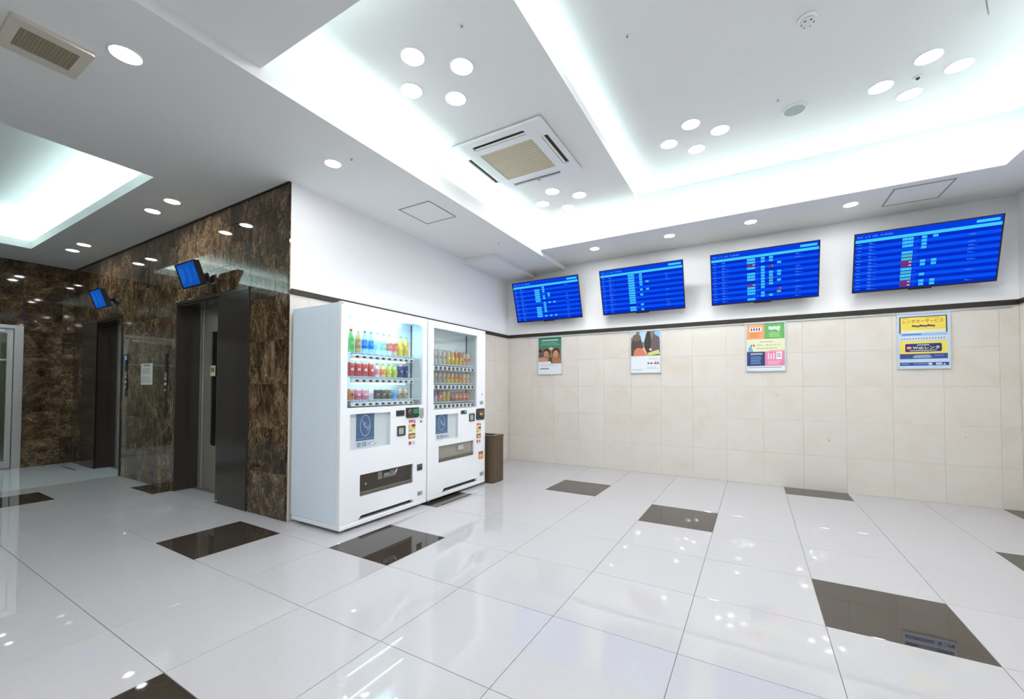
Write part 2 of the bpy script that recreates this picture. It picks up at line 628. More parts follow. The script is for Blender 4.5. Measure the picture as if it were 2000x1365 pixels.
# back wall with the screens
w = MB().box(XV - 0.1, XR + 0.1, YB + 0.011, YB + 0.15, -0.1, 3.7, JOINT_B).build('wall_back')
tag(w, 'back wall, beige marble below a brown trim and white paint above', 'wall', kind='structure')
MB().box(XV, XR, YB - 0.0, YB + 0.012, ZT1 - 0.01, 3.12, PAINT).build('painted_upper_wall', w)
panels(w, 'y-', YB, grid(XV, XR, 0.2), grid(0.0, ZT0, 0.0), BEIGE)
# wall behind the vending machines
w = MB().box(XV - 0.15, XV - 0.011, YE + 0.02, YB + 0.15, -0.1, 3.7, JOINT_B).build('wall_left')
tag(w, 'wall behind the vending machines, beige marble below and white paint above', 'wall', kind='structure')
MB().box(XV - 0.012, XV, YE + 0.012, YB, ZT1 - 0.01, 3.05, PAINT).build('painted_upper_wall', w)
panels(w, 'x+', XV, grid(YE + 0.012, YB, YB), grid(0.0, ZT0, 0.0), BEIGE)
# right wall
w = MB().box(XR + 0.011, XR + 0.15, YR, YB, -0.1, 3.7, JOINT_B).build('wall_right')
tag(w, 'right side wall, beige marble below and white paint above', 'wall', kind='structure')
MB().box(XR, XR + 0.012, YR, YB, ZT1 - 0.01, 3.12, PAINT).build('painted_upper_wall', w)
panels(w, 'x-', XR, grid(2.0, YB, YB), grid(0.0, ZT0, 0.0), BEIGE)
MB().box(XR, XR + 0.012, YR, 2.0, 0, ZT0, BEIGE).build('marble_cladding', w)
# lift wall
OP1, OP2 = (-3.555, -2.635), (-6.08, -5.16)
SK1, SK2 = (-3.58, -2.06, 0.0, 2.14), (-6.66, -5.135, 0.0, 2.14)
b = MB()
b.plate([(XL - 0.1, -0.1), (OP2[0] - .02, -0.1), (OP2[0] - .02, 2.12), (OP2[1] + .02, 2.12), (OP2[1] + .02, -0.1), (OP1[0] - .02, -0.1), (OP1[0] - .02, 2.12),
         (OP1[1] + .02, 2.12), (OP1[1] + .02, -0.1), (XV - .013, -0.1), (XV - .013, 3.4), (XL - 0.1, 3.4)], [], YE + 0.011, 0.2, JOINT_D, axis='y')
w = b.build('wall_front')
tag(w, 'dark brown marble wall holding the two lifts', 'wall', kind='structure')
panels(w, 'y-', YE, grid(XL, XV + 0.0, -1.64), grid(0.0, Z1, 0.0), MARBLE_V, [SK1, SK2])
MB().box(XV - .012, XV + 0.0005, YE, YE + .0125, 0, Z1, MARBLE_V).build('corner_edge', w)
# lobby end wall with the glass door
DY0, DY1, DZ = -0.95, 0.865, 2.055
b = MB()
b.plate([(YR, -0.1), (DY0, -0.1), (DY0, DZ), (DY1, DZ), (DY1, -0.1), (YE + .2, -0.1), (YE + .2, 3.4), (YR, 3.4)], [], XL - 0.21, 0.199, JOINT_D, axis='x')
w = b.build('wall_lobby_end')
tag(w, 'dark brown marble end wall of the lift lobby, around a glass door', 'wall', kind='structure')
panels(w, 'x+', XL, grid(-1.6, YE, YE - .13), grid(0.0, Z1, 0.0), MARBLE_H, [(DY0, DY1, 0, DZ)])
MB().box(XL - .012, XL, YR, -1.6, 0, Z1, MARBLE_H).build('marble_cladding', w)
# wall behind the camera
w = MB().box(XL - .2, XR + .2, YR - 0.15, YR, -0.1, 3.7, PAINT).build('wall_rear')
tag(w, 'plain white wall at the far end behind the viewer', 'wall', kind='structure')

# brown trims and the picture rail
def trim(n, lab, *box):
    o = MB().box(*box, TRIMB, 0.003).build('trim_%d' % n)
    tag(o, lab, 'trim', kind='structure')
trim(1, 'dark brown trim strip along the back wall under the screens', XV + .013, XR, YB - 0.014, YB + .005, ZT0, ZT1)
trim(2, 'dark brown trim strip along the wall behind the vending machines', XV - .005, XV + 0.014, YE + .02, YB - .014, ZT0, ZT1)
trim(3, 'dark brown trim strip along the right side wall', XR - 0.014, XR + .005, YR, YB - .014, ZT0, ZT1)
b = MB().box(XV + .3, XR - .05, YB - 0.010, YB, 1.974, 1.992, ALU, 0.002)
tag(b.build('picture_rail'), 'thin aluminium picture rail just under the dark trim on the back wall', 'rail')

# ------------------------------------------------------------------ ceilings
c = MB()
c.plate(rect(XL - .1, -0.415, YR, YE + .1), [rect(*CL)], Z1, 0.02, CEIL, axis='z')
c.plate(rect(XV - .1, -0.415, YE + .1, YB + .1), [], Z1, 0.02, CEIL, axis='z')
for (y0, y1) in ((YR, C2[2]), (C2[3], C1[2]), (C1[3], YB + .1)):
    c.box(-0.415, XR + .1, y0, y1, Z2, Z2 + .02, CEIL)
for cc in (C1, C2):
    c.box(cc[1], XR + .1, cc[2], cc[3], Z2, Z2 + .02, CEIL)
for (y0, y1) in ((YR, C2[2] - .02), (C2[3] + .02, C1[2] - .02), (C1[3] + .02, YB)):
    c.box(-0.435, -0.415, y0, y1, Z1 + .02, Z2 + .02, CEIL)
ceil = c.build('ceiling')
tag(ceil, 'white plaster ceiling with a low step and lit coffers', 'ceiling', kind='structure')

def coffer(cc, zl, zr, two):
    x0, x1, y0, y1 = cc
    lp, s, t = 3.17 if two else 3.1, 0.2, 0.02
    top = (ZB if two else 3.38) + t
    b = MB()
    b.box(x0 - t, x0, y0 - t, y1 + t, zl + t, lp, CEIL)
    b.build('cove_lip', ceil)
    MB().box(x1, x1 + t, y0 - t, y1 + t, zr + t, lp, CEIL).build('cove_lip', ceil)
    MB().box(x0, x1, y0 - t, y0, zr + t, lp, CEIL).build('cove_lip', ceil)
    MB().box(x0, x1, y1, y1 + t, zr + t, lp, CEIL).build('cove_lip', ceil)
    MB().box(x0 - s - t, x0 - s, y0 - s - t, y1 + s + t, zl + .005, top, CEIL).build('cove_riser', ceil)
    MB().box(x1 + s, x1 + s + t, y0 - s - t, y1 + s + t, zr + .005, top, CEIL).build('cove_riser', ceil)
    MB().box(x0 - s, x1 + s, y0 - s - t, y0 - s, zr + .005, top, CEIL).build('cove_riser', ceil)
    MB().box(x0 - s, x1 + s, y1 + s, y1 + s + t, zr + .005, top, CEIL).build('cove_riser', ceil)
    if two:
        MB().box(x0 - s, 0.927, y0 - s, y1 + s, ZA, ZA + t, CEIL).build('tray_ceiling', ceil)
        MB().box(0.907, 0.927, y0 - s, y1 + s, ZA + t, ZA + .075, CEIL).build('tray_lip', ceil)
        MB().box(0.70, 0.72, y0 - s, y1 + s, ZA + t, ZB + t, CEIL).build('cove_riser', ceil)
        MB().box(0.70, x1 + s, y0 - s, y1 + s, ZB, ZB + t, CEIL).build('high_ceiling', ceil)
    else:
        MB().box(x0 - s, x1 + s, y0 - s, y1 + s, 3.38, 3.40, CEIL).build('high_ceiling', ceil)
coffer(C1, Z1, Z2, True)
coffer(C2, Z1, Z2, True)
coffer(CL, Z1, Z1, False)
MB().box(XV, -0.94, 3.95, YB, 2.935, Z1 + .005, CEIL).build('boxed_soffit', ceil)
# solid strip painted dark as the shadow line where the lower ceiling meets the marble
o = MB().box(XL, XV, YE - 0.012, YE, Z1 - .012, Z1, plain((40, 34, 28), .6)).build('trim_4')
tag(o, 'thin strip painted dark as the shadow between lift wall and ceiling', 'trim', kind='structure')

# ------------------------------------------------------------------ lifts
def lift(n, op, side, lab):
    x0, x1 = op
    root = thing('door_%d' % n, lab, 'elevator door', (x0, YE, 0))
    root['kind'] = 'structure'
    w_ = x1 - x0
    d = 0.225
    # granite surround
    if side > 0:
        MB().box(w_, w_ + 0.56, -0.012, 0.012, 0, 2.105, GRANITE, 0.002).build('granite_side_panel', root)
        hx0, hx1 = -0.022, w_ + 0.575
        MB().lathe([(0.012, 0.0), (0.012, -0.004), (0.004, -0.006)], STEEL, (w_ + .035, -0.012, 0.025), 12, 'y').build('screw_cap', root)
    else:
        MB().box(-0.56, 0, -0.012, 0.012, 0, 2.105, GRANITE, 0.002).build('granite_side_panel', root)
        hx0, hx1 = -0.575, w_ + 0.022
    MB().box(hx0, hx1, -0.016, 0.012, 2.105, 2.14, GRANITE, 0.002).build('header', root)
    MB().box(-0.022, 0, -0.012 if side > 0 else 0.0, d, 0, 2.105, GRANITE, 0.002).build('granite_reveal', root)
    MB().box(w_, w_ + 0.022, 0.012 if side > 0 else -0.012, d, 0, 2.105, GRANITE, 0.002).build('granite_reveal', root)
    MB().box(0, w_, 0.0, d, 2.085, 2.105, GRANITE, 0.002).build('head_reveal', root)
    if side > 0:
        MB().box(hx1 - .014, hx1, -0.016, 0.012, 0, 2.105, GRANITE, 0.002).build('edge_strip', root)
    # stainless return and the two leaves
    MB().box(0, 0.075, d, d + .02, 0, 2.1, STEEL_D, 0.003).build('steel_return', root)
    MB().box(0.07, w_, d + .028, d + .05, 0, 2.1, BLACK).build('shaft_back', root)
    for k in range(2):
        a, e = (0.084, 0.50) if k == 0 else (0.504, w_)
        wa = a + 0.152
        b_ = MB()
        b_.plate(rrect(a, e, 0.006, 2.095), [rrect(wa, wa + .144, 0.505, 1.81, .012, 3)], d + .008, 0.03, STEEL_D, axis='y')
        leaf = b_.build('door_leaf', root)
        MB().box(wa - .004, wa + .148, d + .018, d + .024, .50, 1.815, plain((20, 22, 24), .06)).build('window_glass', leaf)
    lf = MB().box(0.251, 0.351, d + .002, d + .008, 1.30, 1.42, plain((222, 214, 190), .5), .001).build('notice_sticker', root)
    MB().box(0.263, 0.339, d + .0005, d + .0025, 1.345, 1.40, plain((150, 120, 90), .5)).build('printed_picture', lf)
    MB().box(0.0, w_, d - .06, d + .03, 0.0, 0.004, STEEL).build('threshold', root)
    return root
lift(1, OP1, 1, 'nearer lift with steel door and dark granite panel on its right')
lift(2, OP2, -1, 'farther lift beside the lobby end wall, granite panel on its left')

# ------------------------------------------------------------------ glass door of the lobby
root = thing('door_3', 'stainless framed glass door in the brown marble end wall', 'door', (XL, 0, 0))
root['kind'] = 'structure'
b = MB()
b.plate([(DY0, 0), (DY0 + .085, 0), (DY0 + .085, DZ - .05), (DY1 - .085, DZ - .05), (DY1 - .085, 0), (DY1, 0), (DY1, DZ), (DY0, DZ)], [], -0.12, 0.135, STEEL, axis='x')
b.build('frame', root)
for s_, (a, e) in enumerate(((-0.03, DY1 - .09), (DY0 + .09, -0.04))):
    b = MB()
    b.plate(rrect(a, e, .01, DZ - .055), [rrect(a + .055, e - .055, .11, DZ - .12)], -0.075, 0.04, STEEL, axis='x')
    leaf = b.build('door_leaf', root)
    MB().box(-0.058, -0.05, a + .05, e - .05, .105, DZ - .115, glass_mat('door_glass', (.86, .93, .9), .10)).build('glass_pane', leaf)
    MB().box(-0.035, -0.025, a + .02, e - .02, 1.545, 1.565, STEEL).build('mid_rail', leaf)
    if s_ == 0:
        MB().box(-0.035, 0.02, e - .33, e - .08, DZ - .112, DZ - .062, ALU, .006).build('door_closer', leaf)
        MB().tube([(-.035, a + .03, .95), (.02, a + .03, .95), (.02, a + .03, 1.25), (-.035, a + .03, 1.25)], .012, STEEL).build('pull_handle', leaf)
# porch beyond the glass
b = MB()
b.box(XL - 1.6, XL - 1.5, -1.9, 1.6, 0, 2.6, plain((150, 140, 122), .7))
b.box(XL - 1.6, XL - .22, 1.4, 1.5, 0, 2.6, plain((168, 165, 150), .7))
b.box(XL - 1.6, XL - .22, -1.9, -1.8, 0, 2.6, plain((168, 165, 150), .7))
b.box(XL - 1.6, XL - .22, -1.9, 1.5, 2.6, 2.65, CEIL)
tag(b.build('wall_porch'), 'plain porch walls seen through the lobby glass door', 'wall', kind='structure')
area_light('porch_light', (XL - .8, .1, 2.55), .6, .6, 9.0, (0, 0, 0))

# ================================================================== flat print on things
class Print:
    """coloured flat shapes and lettering laid on a surface; F(u, v, layer) -> local point"""
    def __init__(self, F, emit=None):
        self.F, self.mb, self.emit, self.n = F, MB(), emit, 0

    def m(self, c):
        if not isinstance(c, tuple):
            return c
        return emission(c, self.emit, 'screen_colour', False) if self.emit else plain(c, 0.45)

    def poly(self, pts, c, layer=1):
        self.n += 1
        layer += 0.11 * (self.n % 7)      # keep overlapping ink apart
        self.mb.quad([self.F(u, v, layer) for (u, v) in pts], self.m(c))
        return self

    def rect(self, u0, v0, u1, v1, c, layer=1):
        return self.poly([(u0, v0), (u1, v0), (u1, v1), (u0, v1)], c, layer)

    def ell(self, cu, cv, ru, rv, c, layer=1, n=20):
        return self.poly([(cu + ru * math.cos(2 * math.pi * k / n), cv + rv * math.sin(2 * math.pi * k / n)) for k in range(n)], c, layer)

    def oval_line(self, cu, cv, ru, rv, t, c, layer=1, n=32):
        for k in range(n):
            a, e = 2 * math.pi * k / n, 2 * math.pi * (k + 1) / n
            self.poly([(cu + ru * math.cos(a), cv + rv * math.sin(a)), (cu + ru * math.cos(e), cv + rv * math.sin(e)),
                       (cu + (ru - t) * math.cos(e), cv + (rv - t) * math.sin(e)), (cu + (ru - t) * math.cos(a), cv + (rv - t) * math.sin(a))], c, layer)
        return self

    def text(self, s, u, v, w, h, c, layer=2, slant=0.0, fatten=0.0):
        """lettering fitted into the box (u, v, w, h)"""
        cu = bpy.data.curves.new('lettering', 'FONT')
        cu.body = s
        cu.size = 1.0
        cu.resolution_u = 2
        cu.offset = fatten
        o = bpy.data.objects.new('lettering', cu)
        COL.objects.link(o)
        me = bpy.data.meshes.new_from_object(o.evaluated_get(bpy.context.evaluated_depsgraph_get()))
        bpy.data.objects.remove(o)
        bpy.data.curves.remove(cu)
        xs = [p.co.x for p in me.vertices]
        ys = [p.co.y for p in me.vertices]
        if xs:
            x0, sx = min(xs), max(max(xs) - min(xs), 1e-6)
            y0, sy = min(ys), max(max(ys) - min(ys), 1e-6)
            vv = []
            for p in me.vertices:
                b_ = (p.co.y - y0) / sy
                vv.append(self.mb.b.verts.new(self.F(u + (p.co.x - x0) / sx * w + slant * b_ * h, v + b_ * h, layer)))
            fs = []
            for f in me.polygons:
                try:
                    fs.append(self.mb.b.faces.new([vv[i] for i in f.vertices]))
                except ValueError:
                    pass
            self.mb._tag(fs, self.m(c))
        bpy.data.meshes.remove(me)
        return self

    def lines(self, u0, u1, v0, v1, n, c, layer=2, frac=0.45, ragged=0.25):
        """rows of body copy too small to read"""
        st = (v1 - v0) / n
        for k in range(n):
            e = u1 - (u1 - u0) * ragged * random.random()
            self.rect(u0, v0 + k * st, e, v0 + k * st + st * frac, c, layer)
        return self

    def build(self, name, parent):
        o = self.mb.build(name, parent, recalc=False)
        o['kind'] = 'stuff'
        return o

# ================================================================== ceiling fixtures
def downlight(x, y, z, label, r=0.075, watts=DOWN_W, group='recessed round downlights'):
    t = thing('downlight', label, 'light', (x, y, z), group=group)
    MB().ring(r + .001, r + .012, -0.005, 0.0, WHITEP, (0, 0, 0)).build('trim_ring', t)
    MB().lathe([(r, 0.0), (r, -0.002), (r - .006, -0.003)], LENS, (0, 0, 0), 24).build('lens', t)
    area_light('downlight_lamp', (0, 0, -0.006), 1.3 * r, 0, watts, shape='DISK', color=(0.99, 1.0, 0.99), parent=t)
    return t

def cluster(cx, cy, z, where, names, d=0.235):
    for (dx, dy), nm in zip(((0, -d), (d, 0), (-d, 0), (0, d)), names):
        downlight(cx + dx, cy + dy, z, 'round downlight, %s lamp of the four %s' % (nm, where))
UL = ('upper left', 'upper right', 'lower left', 'lower right')
DI = ('topmost', 'rightmost', 'leftmost', 'bottom')
cluster(0.13, 1.50, ZA, 'nearest the viewer before the air conditioner', UL)
cluster(0.14, 3.73, ZA, 'between the air conditioner and the screens', DI)
cluster(1.62, 3.545, ZB, 'left of the round ceiling speaker', DI, .228)
cluster(3.235, 3.57, ZB, 'right of the round ceiling speaker', DI, .225)
for x, lab in ((0.247, 'leftmost'), (1.21, 'second from left'), (2.087, 'third from left'), (2.98, 'rightmost')):
    downlight(x, 4.635, Z2, 'round downlight above the screens, %s of the row along the back wall' % lab, 0.06)
downlight(-0.867, 0.09, Z1, 'large round downlight beside the square ceiling vent', 0.068)
downlight(-0.85, 1.38, Z1, 'round downlight just above the corner of the brown marble wall', 0.06)
for x, lab in ((-2.83, 'right lamp of the pair over the nearer lift'), (-3.28, 'left lamp of the pair over the nearer lift'),
               (-5.33, 'right lamp of the pair over the farther lift'), (-5.77, 'left lamp of the pair over the farther lift')):
    downlight(x, 1.04, Z1, 'downlight in the lobby ceiling, ' + lab, 0.062, DOWN_W * 0.8)
# lamps of the hall behind the viewer (they mirror in floor and stone)
for (x, y, z) in ((1.64, 1.13, ZB), (1.87, 1.36, ZB), (1.41, 1.36, ZB), (1.64, 1.59, ZB), (3.24, 1.13, ZB), (3.46, 1.36, ZB), (3.01, 1.36, ZB), (3.24, 1.59, ZB),
                  (0.41, 0.16, Z2), (1.72, 0.16, Z2), (3.0, 0.12, Z2), (0.41, -0.78, Z2), (1.72, -0.78, Z2), (3.0, -0.82, Z2), (-0.85, -1.2, Z1),
                  (0.03, -2.4, ZA), (0.27, -2.62, ZA), (0.5, -2.4, ZA), (0.27, -2.15, ZA), (0.1, -4.5, ZA), (0.34, -4.7, ZA),
                  (1.52, -3.67, ZB), (1.75, -3.95, ZB), (1.98, -3.66, ZB), (1.75, -3.42, ZB), (3.5, -3.9, ZB), (3.55, -3.48, ZB), (3.75, -3.7, ZB)):
    downlight(x, y, z, 'round downlight in the ceiling of the hall behind the viewer', group='downlights behind the viewer')

# cassette air conditioner
AX0, AX1, AY0, AY1 = -0.325, 0.617, 2.222, 3.187
ac = thing('ceiling_air_conditioner', 'square white cassette air conditioner with beige intake grille in the ceiling', 'air conditioner', ((AX0 + AX1) / 2, (AY0 + AY1) / 2, ZA))
hx, hy = (AX1 - AX0) / 2, (AY1 - AY0) / 2
b = MB()
ins = [rrect(-.27, .27, -hy + .075, -hy + .14, .012, 3), rrect(-.27, .27, hy - .14, hy - .075, .012, 3),
       rrect(-hx + .045, -hx + .11, -.255, .255, .012, 3), rrect(hx - .11, hx - .045, -.255, .255, .012, 3), rrect(-.275, .275, -.26, .26, .008, 3)]
b.plate(rrect(-hx, hx, -hy, hy, .03, 4), ins, -0.035, 0.02, WHITEP, axis='z')
b.plate(rrect(-hx + .008, hx - .008, -hy + .008, hy - .008, .03, 4), [], -0.015, 0.013, plain((216, 218, 216), .4), axis='z')
b.build('panel', ac)
grl = MB()
GB = plain((196, 186, 160), .55)
grl.box(-.272, .272, -.257, .257, -0.0285, -0.02, GB)
for k in range(13):
    y = -.25 + k * .04
    grl.box(-.27, .27, y, y + .037, -0.0305, -0.0284, GB)
grl = grl.build('intake_grille', ac)
grl['kind'] = 'stuff'
for (x0, x1, y0, y1) in ((-.27, .27, -hy + .075, -hy + .14), (-.27, .27, hy - .14, hy - .075), (-hx + .045, -hx + .11, -.255, .255), (hx - .11, hx - .045, -.255, .255)):
    lv = MB().box(x0, x1, y0, y1, -0.018, -0.0148, plain((74, 66, 54), .6)).build('air_outlet', ac)
    if x1 - x0 > y1 - y0:
        s_ = 1 if y0 > 0 else -1
        ym = (y0 + y1) / 2 - s_ * .016
        MB().box(x0 + .006, x1 - .006, ym - .012, ym + .012, -0.033, -0.026, WHITEP, .002).build('louvre_flap', lv)
    else:
        s_ = 1 if x0 > 0 else -1
        xm = (x0 + x1) / 2 - s_ * .016
        MB().box(xm - .012, xm + .012, y0 + .006, y1 - .006, -0.033, -0.026, WHITEP, .002).build('louvre_flap', lv)
MB().box(-.01, .03, hy - .065, hy - .055, -0.0365, -0.0345, CHAR).build('maker_badge', ac)

# access hatches
def hatch(x0, x1, y0, y1, z, lab):
    t = thing('ceiling_hatch', lab, 'hatch', ((x0 + x1) / 2, (y0 + y1) / 2, z), group='ceiling access hatches')
    hx, hy = (x1 - x0) / 2, (y1 - y0) / 2
    MB().plate(rect(-hx, hx, -hy, hy), [rect(-hx + .014, hx - .014, -hy + .014, hy - .014)], -0.004, 0.005, GREYP, axis='z').build('hatch_frame', t)
    MB().box(-hx + .013, hx - .013, -hy + .013, hy - .013, -0.0015, 0.0, CEIL).build('hatch_panel', t)
hatch(-1.036, -0.625, 2.285, 2.72, Z1, 'square ceiling hatch above the vending machines')
hatch(3.266, 3.70, 4.42, 4.865, Z2, 'square ceiling hatch above the rightmost screen')

# exhaust vent
t = thing('ceiling_vent', 'square cream ceiling vent with brown mesh in the top left corner', 'vent', (-1.172, -.147, Z1))
MB().plate(rrect(-.168, .168, -.152, .152, .01, 2), [rrect(-.104, .104, -.108, .108, .004, 2)], -0.02, 0.02, plain((206, 200, 186), .5), axis='z').build('vent_frame', t)
g = MB().box(-.106, .106, -.11, .11, -0.012, -0.006, plain((148, 138, 114), .7))
for k in range(16):
    y = -.104 + k * .0135
    g.box(-.104, .104, y, y + .0105, -0.0135, -0.0121, plain((148, 138, 114), .7))
g = g.build('mesh_grille', t)
g['kind'] = 'stuff'
MB().box(-.172, -.166, -.06, .06, -0.016, -0.008, CHAR).build('side_slot', t)

# smoke detector, speaker, sensors, sprinklers
t = thing('smoke_detector', 'round white smoke detector on the high ceiling at top right', 'smoke detector', (2.43, 2.51, ZB))
MB().lathe([(.055, 0), (.055, -.012), (.046, -.02)], WHITEP, n=28).build('base', t)
MB().lathe([(.04, -.02), (.038, -.034), (.026, -.044), (.012, -.046)], plain((222, 222, 220), .4), n=24).build('sensing_head', t)
for k in range(6):
    a = k * math.pi / 3
    MB().box(.030 * math.cos(a) - .006, .030 * math.cos(a) + .006, .030 * math.sin(a) - .006, .030 * math.sin(a) + .006, -.0405, -.037, CHAR).build('sensor_slot', t)
t = thing('ceiling_speaker', 'flat round grey speaker grille on the high ceiling between two lamp clusters', 'speaker', (2.43, 3.545, ZB))
MB().ring(.078, .09, -.012, 0, WHITEP, (0, 0, 0), 32).build('speaker_rim', t)
MB().lathe([(.079, 0), (.079, -.008)], plain((176, 184, 182), .6), n=32).build('speaker_grille', t)
t = thing('ceiling_sensor', 'tiny white motion sensor amid the four lamps at upper right', 'sensor', (3.232, 3.575, ZB))
MB().lathe([(.03, 0), (.028, -.006), (.02, -.008)], WHITEP, n=20).build('base', t)
MB().lathe([(.014, -.008), (.010, -.018), (.004, -.021)], CHAR, n=14).build('lens', t)
for (x, y, z, lab) in ((-.66, 1.41, Z1, 'tiny dark sprinkler head beside the downlight above the marble corner'), (-.66, 3.625, Z1, 'tiny dark sprinkler head on the low ceiling near the boxed soffit'),
                       (2.30, 3.335, ZB, 'tiny sprinkler head next to the round ceiling speaker'), (1.368, 2.054, ZB, 'tiny sprinkler head on the high ceiling near the tray edge'),
                       (.565, 1.235, ZA, 'tiny sprinkler head near the lamp cluster closest to the viewer')):
    t = thing('sprinkler_head', lab, 'sprinkler', (x, y, z), group='sprinkler heads')
    MB().lathe([(.014, 0), (.012, -.003)], WHITEP, n=14).build('collar', t)
    MB().lathe([(.004, -.003), (.004, -.009), (.008, -.010), (.008, -.012)], GREYP, n=12).build('nozzle', t)
o = MB().tube([(3.36, 2.86, ZB), (3.375, 2.89, ZB - .02), (3.40, 2.95, ZB - .03), (3.425, 3.01, ZB - .035)], .004, GREYP).build('ceiling_wire')
tag(o, 'short thin grey wire hanging from the ceiling in the top right corner', 'wire')

# ================================================================== flight information screens
TVW, TVH = 1.102, 0.625
TILT = math.atan2(5.05 - 4.86, 2.818 - 2.222)
C_D, C_B, C_T, C_C, C_G, C_R, C_X = (4, 46, 196), (8, 82, 250), (6, 64, 226), (70, 205, 255), (92, 190, 180), (136, 48, 84), (70, 130, 245)
TVS = [
    (-1.186, 'leftmost', ['.cccccc..ccccc.', 'ccc.cc.ccccc.c.', '...cc..c.....c.', '.......c.....c.'], .335, .455),
    (0.232, 'second from left', ['cccccccccccc.cc', 'ccccc.c.c...c.c', '...c..c........', '...............'], .352, .49),
    (1.648, 'third from left', ['ccrc.ccc.rccc.c', 'cc.cccccccc.cc.', 'cc.r.ccggc...c.', '..c..cc.c..rg..'], .355, .487),
    (3.045, 'rightmost', ['ccc.cggrrcgcgrr', 'cccc...cc..c.cc', 'c......cc....cc', '...............'], .352, .487)]
for (xl, pos, cols, u_s, u_1) in TVS:
    t = thing('information_screen', 'wide blue flight information screen on the back wall, %s of four' % pos, 'screen',
              (xl + TVW / 2, 4.955, 2.52), (TILT, 0, 0), 'flight information screens')
    b = MB()
    b.plate(rrect(-TVW / 2, TVW / 2, -TVH / 2, TVH / 2), [rrect(-TVW / 2 + .010, TVW / 2 - .010, -TVH / 2 + .014, TVH / 2 - .010)], -0.004, 0.02, BLACK, axis='y')
    b.box(-TVW / 2 + .004, TVW / 2 - .004, 0.014, 0.03, -TVH / 2 + .004, TVH / 2 - .004, BLACK, .003)
    b.build('bezel', t)
    MB().box(-.34, .34, .03, .065, -.24, .16, CHAR, .01).build('rear_housing', t)
    MB().box(-.09, .09, -.004, .012, -TVH / 2 - .012, -TVH / 2 + .002, BLACK, .003).build('logo_tab', t)
    # wall bracket reaching back to the plaster
    MB().box(-.16, -.13, .06, .12, -.12, .10, CHAR).build('bracket_arm', t)
    MB().box(.13, .16, .06, .12, -.12, .10, CHAR).build('bracket_arm', t)
    MB().tube([(0, .06, -.02), (0, .17, -.04), (0, .215, -.05)], .022, CHAR).build('bracket_neck', t)
    W, H = TVW - .02, TVH - .024
    scr = MB().box(-W / 2, W / 2, 0.004, 0.014, -TVH / 2 + .014, TVH / 2 - .010, emission(C_D, 1.0, 'screen_blue')).build('screen', t)
    p = Print(lambda u, v, k: ((u - .5) * W, 0.004 - .0004 * k, TVH / 2 - .010 - v * H), 1.0)
    p.rect(0, 0, 1, .095, C_T, 1)
    p.rect(.84, .030, .985, .072, C_C, 2)
    p.rect(0, .098, 1, .148, C_C, 1)
    for k, u in enumerate((.015, .03, .045, .075, .10, .13, .145, .16, .19, .21, .225, .24, .255, .27)):
        p.rect(u, .035 + .01 * (k % 2), u + .011, .068, C_X, 2)
    nr = 15
    for r_ in range(nr):
        v0 = .152 + r_ * (.835 / nr)
        v1 = v0 + .835 / nr
        vm, hh = (v0 + v1) / 2, (v1 - v0) * .40
        if r_ % 2:
            p.rect(0, v0, 1, v1, C_B, 1)
        p.rect(.015, vm - hh * .3, .045 + .01 * random.random(), vm + hh * .2, C_X, 2)
        p.rect(.105, vm - hh * .55, .125 + .012 * random.random(), vm + hh * .05, C_X, 2)
        p.rect(.105, vm + hh * .2, .15 + .03 * random.random(), vm + hh * .55, (60, 112, 235), 2)
        if random.random() < .7:
            p.rect(.80, vm - hh * .4, .82 + .03 * random.random(), vm - hh * .05, C_X, 2)
            p.rect(.80, vm + hh * .1, .84 + .03 * random.random(), vm + hh * .4, (60, 112, 235), 2)
        p.rect(u_s + .085, vm - hh * .3, u_s + .11, vm + hh * .3, (34, 88, 236), 2)
        for ci, (cu_, cw) in enumerate(((u_s, .078), (u_1, .036), (u_1 + .076, .036), (u_1 + .15, .036))):
            ch = cols[ci][r_]
            if ch == '.':
                continue
            colr = {'c': C_C, 'g': C_G, 'r': C_R}[ch]
            p.rect(cu_, vm - hh * .92, cu_ + cw, vm + hh * .92, colr, 2)
            if ch == 'r':
                p.rect(cu_ + cw * .7, vm - hh * .5, cu_ + cw * .95, vm + hh * .2, (214, 224, 236), 3)
            else:
                n_ = 3 if cw > .05 else 2
                for q in range(n_):
                    uu = cu_ + cw * (q + .25) / n_
                    p.rect(uu, vm - hh * .25, uu + cw * .4 / n_, vm + hh * .3, (48, 160, 235), 3)
    p.build('timetable_graphics', scr)

# ================================================================== posters on the picture rail
def poster(x0, label, group='framed posters under the screens'):
    t = thing('poster', label, 'poster', (x0 + .209, YB - .008, 1.385), group=group)
    w_, h_ = .418, .598
    MB().plate(rrect(-w_ / 2, w_ / 2, 0, h_), [rrect(-w_ / 2 + .012, w_ / 2 - .012, .012, h_ - .012)], -0.008, 0.014, plain((206, 216, 218), .3, .2), axis='y').build('frame', t)
    sh = MB().box(-w_ / 2 + .008, w_ / 2 - .008, -0.002, 0.004, .008, h_ - .008, plain((226, 232, 238), .3)).build('sheet', t)
    for sx in (-.12, .12):
        MB().box(sx - .004, sx + .004, -.004, .002, h_, h_ + .012, ALU).build('hanger', t)
    W, H = w_ - .024, h_ - .024
    return sh, Print(lambda u, v, k: ((u - .5) * W, -0.002 - .0004 * k, h_ - .012 - v * H))
